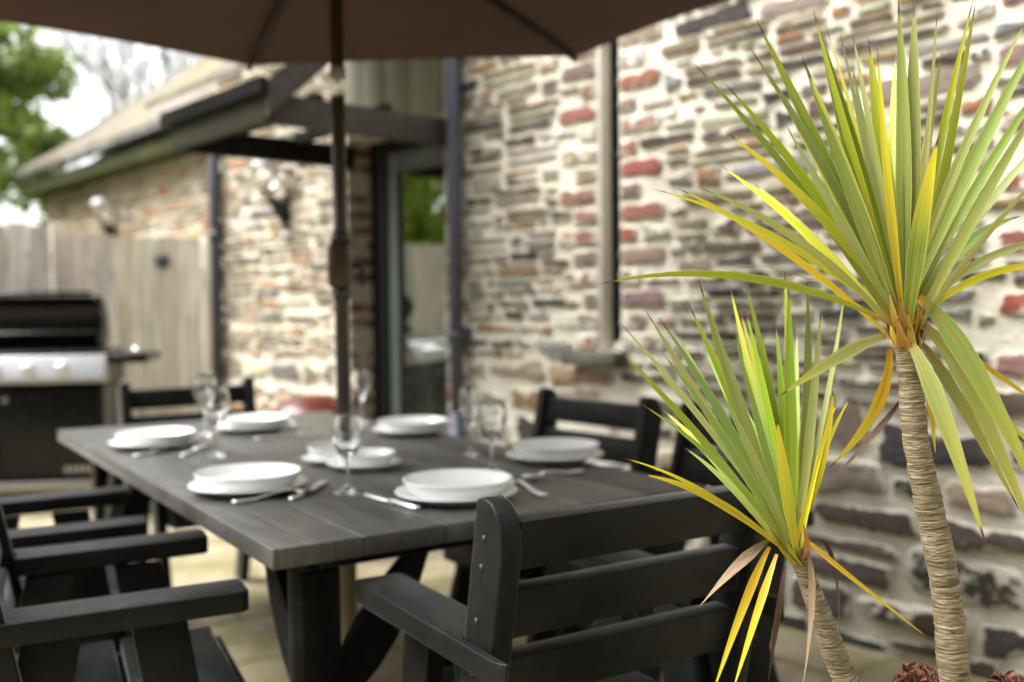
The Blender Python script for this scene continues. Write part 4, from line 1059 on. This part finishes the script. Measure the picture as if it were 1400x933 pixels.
GREEN = [lin(*c) for c in ((136,162,38),(128,150,42),(148,168,42),(116,140,52),(158,170,44),(128,150,60))]
PALE = [lin(*c) for c in ((160,170,96),(146,162,82),(172,178,106),(134,154,78))]
YEL = [lin(*c) for c in ((204,202,52),(214,200,46),(190,192,50))]
def cordyline(name, loc, label, base, dep, trunk_pts, rads, tips, extra_tips, drops, seed, L0):
    """tips: pixel of each tip as measured in the photo; depth of each tip solved so the blade keeps its length"""
    r = random.Random(seed); e = empty(name, loc, 0, label, 'plant')
    Lc = Vector(loc); mw = lambda mb: [mb.v.__setitem__(i, tuple(Vector(mb.v[i])-Lc)) for i in range(len(mb.v))]
    t = trunk_mesh(trunk_pts, rads, seed); mw(t); t.build('trunk', M['bark'], e, recalc=False)
    Bc = at_y(base[0], base[1], dep); cr = MB(); dd = MB()
    allt = [(q, False) for q in tips]+[(q, True) for q in extra_tips]
    r.shuffle(allt)
    for (q, back) in allt:
        px, py = q[0], q[1]; kind = q[2] if len(q) > 2 else None; wd = q[3] if len(q) > 3 else r.uniform(.0125, .018)
        T0 = at_y(px, py, dep); lp = (T0-Bc).length
        Lf = max(L0*r.uniform(.92, 1.04), lp*1.01); off = math.sqrt(max(0, Lf*Lf-lp*lp))*r.uniform(.35, .95)
        off = min(off, .17)*(1 if (back or r.random() < .55) else -1)
        if not back: off *= .6
        T_ = at_y(px, py, dep+off)
        ax = Vector(trunk_pts[-1])-Vector(trunk_pts[-2]); ax.normalize()
        side = (T_-Bc).normalized(); hb = r.uniform(-.022, .028)*(1 if side.z > .5 else .3)
        B = Bc+ax*hb+(side-ax*side.dot(ax))*.007
        if kind == 'c': bend = Vector((0, 0, .035))
        else: bend = ax*.02*(1-abs(side.dot(ax)))+Vector((r.gauss(0, .004), r.gauss(0, .004), .004+.02*(1-max(0, side.z))))
        age = 0.
        if kind == 'y': tone = r.choice(YEL); age = .8
        elif kind == 'p': tone = r.choice(PALE)
        elif kind == 'h': tone = r.choice(GREEN); age = 1.
        else:
            tone = r.choice(GREEN) if r.random() < .72 else r.choice(PALE); age = r.choice((0., .0, .0, .2, .55))
        tone = tuple(c*r.uniform(.88, 1.1) for c in tone[:3])+(1,)
        outw = Vector((B.x-Bc.x, B.y-Bc.y, 0))
        view = (CAMP-(B+T_)/2).normalized()
        fac = Matrix.Rotation(r.gauss(0, .55), 3, side) @ view
        blade(cr, r, B, T_, bend, wd*.88, tone, age, facing=fac, twist=r.uniform(-.5, .5))
    # clasping leaf bases round the stem top
    for i in range(26):
        an = r.uniform(0, 2*PI); o = Vector((math.cos(an), math.sin(an), 0)); tp = Vector(trunk_pts[-1]); hh = r.uniform(-.026, .012)
        b0 = tp+ax*hh+o*rads[-1]*.8; t0 = b0+ax*r.uniform(.03, .06)+o*r.uniform(.004, .022)
        blade(cr, r, b0, t0, o*.003-ax*.002, r.uniform(.010, .017), r.choice([lin(178,132,60), lin(160,122,54), lin(190,160,70), lin(126,92,48), lin(160,160,56), lin(150,152,54)]), 0., 8, o, wprof=lambda t: 1-.93*t**1.5, twist=0)
    mw(cr); cr.build('crown', M['leaf'], e, recalc=False)
    for q in drops:
        (b0, c0, t0, kind, wd, dz) = q
        B, Cm, T_ = at_y(b0[0], b0[1], dep+dz*.2), at_y(c0[0], c0[1], dep+dz*.7), at_y(t0[0], t0[1], dep+dz)
        bend = Cm-(B+T_)/2
        m = MB(); tone = {'y': lin(220, 182, 44), 'p': r.choice(PALE), 'g': r.choice(GREEN), 'd': lin(146, 112, 70), 'k': lin(96, 64, 42)}[kind]
        fac = Matrix.Rotation(r.gauss(0, .3), 3, (T_-B).normalized()) @ (CAMP-B)
        blade(m, r, B, T_, bend, wd*(.72 if kind in 'dky' else 1), tone, {'y': 1., 'p': .3, 'g': .2, 'd': 0., 'k': 0.}[kind], 24, fac, twist=r.uniform(-.6, .6) if kind in 'ypg' else r.uniform(1.2, 2.2)*r.choice((-1, 1)))
        mw(m); nm = 'drooping_leaf' if kind in 'ypg' else 'dead_leaf'
        m.build(nm, M['leaf'] if kind in 'ypg' else M['dry2'] if kind == 'd' else M['dryk'], e, recalc=False)
def m_dry(name, a, b, c):
    m, nt, bs = mat(name); av = N(nt, 'ShaderNodeAttribute', attribute_name='along'); aw = N(nt, 'ShaderNodeAttribute', attribute_name='across'); ar = N(nt, 'ShaderNodeAttribute', attribute_name='seed')
    cb = N(nt, 'ShaderNodeCombineXYZ'); L(nt, math_(nt, 'MULTIPLY', aw.outputs['Fac'], 5.), cb.inputs[0]); L(nt, math_(nt, 'MULTIPLY', av.outputs['Fac'], 3.), cb.inputs[1]); L(nt, math_(nt, 'MULTIPLY', ar.outputs['Fac'], 57.), cb.inputs[2])
    f = nz(nt, cb.outputs[0], 1.8, 5, .7)
    L(nt, ramp(nt, f, [(.32, a), (.5, b), (.7, c)]), bs.inputs['Base Color']); bs.inputs['Roughness'].default_value = .75; bump(nt, bs, f, .5, .003); return m
M['dryk'] = m_dry('dead_dark_leaf', lin(40, 29, 22), lin(88, 67, 48), lin(142, 114, 82))
M['dry2'] = m_dry('dead_tan_leaf', lin(74, 58, 42), lin(136, 114, 86), lin(186, 166, 132))

D1_ = 1.26
def c2(x, y): return (x/2.332+840, y/2.332)
def c3(x, y): return (x/2.743+800, y/2.743+360)
tall_tips = [c2(247,197), c2(350,265), c2(352,418)+('h', .015), c2(332,524)+('y', .012), c2(120,602)+('y', .010), c2(198,600)+('y', .014), c2(262,595)+('p', .012), c2(355,848)+('p', .012),
    (818, 389, 'c', .012), c2(430,150)+('p', .014), c2(452,62), c2(595,172)+('p', .016), c2(610,205)+('g', .025), c2(548,400)+('p', .013), c2(632,25)+(None, .014), c2(648,80)+('g', .027),
    c2(672,75), c2(718,100)+('p', .012), c2(757,92), c2(810,122)+('g', .026), c2(838,150)+('y', .013), c2(905,-6)+('p', .022), c2(956,-8)+('g', .026), c2(1030,25)+('p', .009), c2(1047,160)+('p', .023),
    c2(1033,435)+('h', .026), c2(1145,-4)+(None, .013), c2(1153,2)+('g', .017), (1424, 40, 'p', .021), (1436, 120, 'g', .017), (1452, 168, 'p', .016), (1450, 215, 'p', .014), (1395, 296, 'p', .019),
    (1470, 330, 'p', .013), (1480, 372, 'y', .012), (1440, 92, 'g', .016), (1408, 20, 'p', .014)]
tall_extra = [(1060, 120), (1180, 150), (1310, 150), (1240, 130), (1120, 200), (1225, 70), (1285, 90), (1030, 250), (1345, 180), (1165, 90), (1090, 150)]
p0 = at_y(1236, 497, D1_); 
tall_tr = [at_y(1322, 1075, D1_), at_y(1306, 940, D1_), at_y(1292, 800, D1_), at_y(1272, 700, D1_), at_y(1252, 600, D1_), at_y(1243, 500, D1_), at_y(1238, 462, D1_)]
# stem runs down to the mulch
foot = tall_tr[0].copy(); foot.z = .50
tall_tr[0] = foot
drops_t = [((1212, 459), (1150, 486), (1066, 542), 'p', .017, -.05), ((1216, 478), (1196, 560), (1133, 640), 'y', .024, .02), ((1232, 545), (1190, 600), (1105, 690), 'k', .012, .05),
    ((1256, 408), (1330, 500), (1440, 720), 'p', .026, -.05), ((1258, 442), (1330, 540), (1424, 760), 'p', .020, -.02), ((1244, 468), (1286, 560), (1349, 748), 'p', .022, -.06), ((1262, 470), (1310, 545), (1395, 700), 'p', .016, .02),
    ((1260, 510), (1272, 560), (1279, 626), 'y', .010, .04), ((1320, 480), (1368, 515), (1440, 565), 'y', .010, .05), ((1330, 540), (1370, 570), (1420, 620), 'y', .010, .04)]
cordyline('cordyline', (.55, 1.26, .56), 'taller cordyline with straight ringed stem and spiky green head on the right', (1236, 452), D1_, tall_tr,
    [.0215, .0196, .0181, .0173, .0157, .0145, .0137], tall_tips, tall_extra, drops_t, 77, .40)
D2_ = 1.28
short_tips = [c3(125,218)+('p', .010), c3(120,318), c3(222,170), c3(278,205)+('p', .015), c3(330,240), c3(292,340), c3(385,148), c3(425,62)+('p', .018), c3(240,375)+('p', .013), c3(210,528)+('g', .020),
    c3(137,730)+('y', .012), c3(210,793)+('y', .012), c3(370,690)+('p', .012), c3(540,75), c3(597,60)+(None, .013), c3(600,165)+('g', .020), c3(660,255)+('g', .021), c3(555,240)+('p', .012), c3(748,20)+('g', .017),
    c3(762,75)+('g', .019), c3(833,65)+('p', .018), c3(885,165)+('p', .014), c3(980,60)+(None, .010), c3(930,470)+('y', .014), c3(948,510)+('y', .010), c3(998,500)+(None, .009), c3(720,580)+('y', .019), c3(475,705)+('y', .016), c3(500,460)+('p', .013)]
short_extra = [(960, 470), (1030, 470), (1090, 450), (930, 520), (985, 500), (1010, 420), (1060, 440), (905, 560), (1110, 470)]
short_tr = [at_y(1215, 1080, D2_), at_y(1164, 955, D2_), at_y(1140, 890, D2_), at_y(1118, 830, D2_), at_y(1098, 778, D2_), at_y(1088, 748, D2_)]
foot = short_tr[0].copy(); foot.z = .50; short_tr[0] = foot
drops_s = [((1052, 738), (1012, 770), (955, 831), 'd', .020, -.02), ((1052, 748), (1020, 820), (972, 955), 'y', .016, -.03), ((1062, 758), (1038, 830), (1000, 950), 'y', .014, -.04), ((1074, 775), (1062, 850), (1046, 960), 'k', .013, -.01),
    ((1103, 752), (1110, 830), (1094, 960), 'd', .013, -.04), ((1108, 742), (1140, 770), (1148, 905), 'k', .010, .03), ((1106, 740), (1150, 778), (1281, 882), 'y', .010, -.03)]
cordyline('cordyline', (.43, 1.28, .56), 'shorter leaning cordyline with dead leaves hanging below its spiky head', (1086, 760), D2_, short_tr,
    [.0185, .0168, .0154, .0138, .0108, .0104], short_tips, short_extra, drops_s, 99, .37)
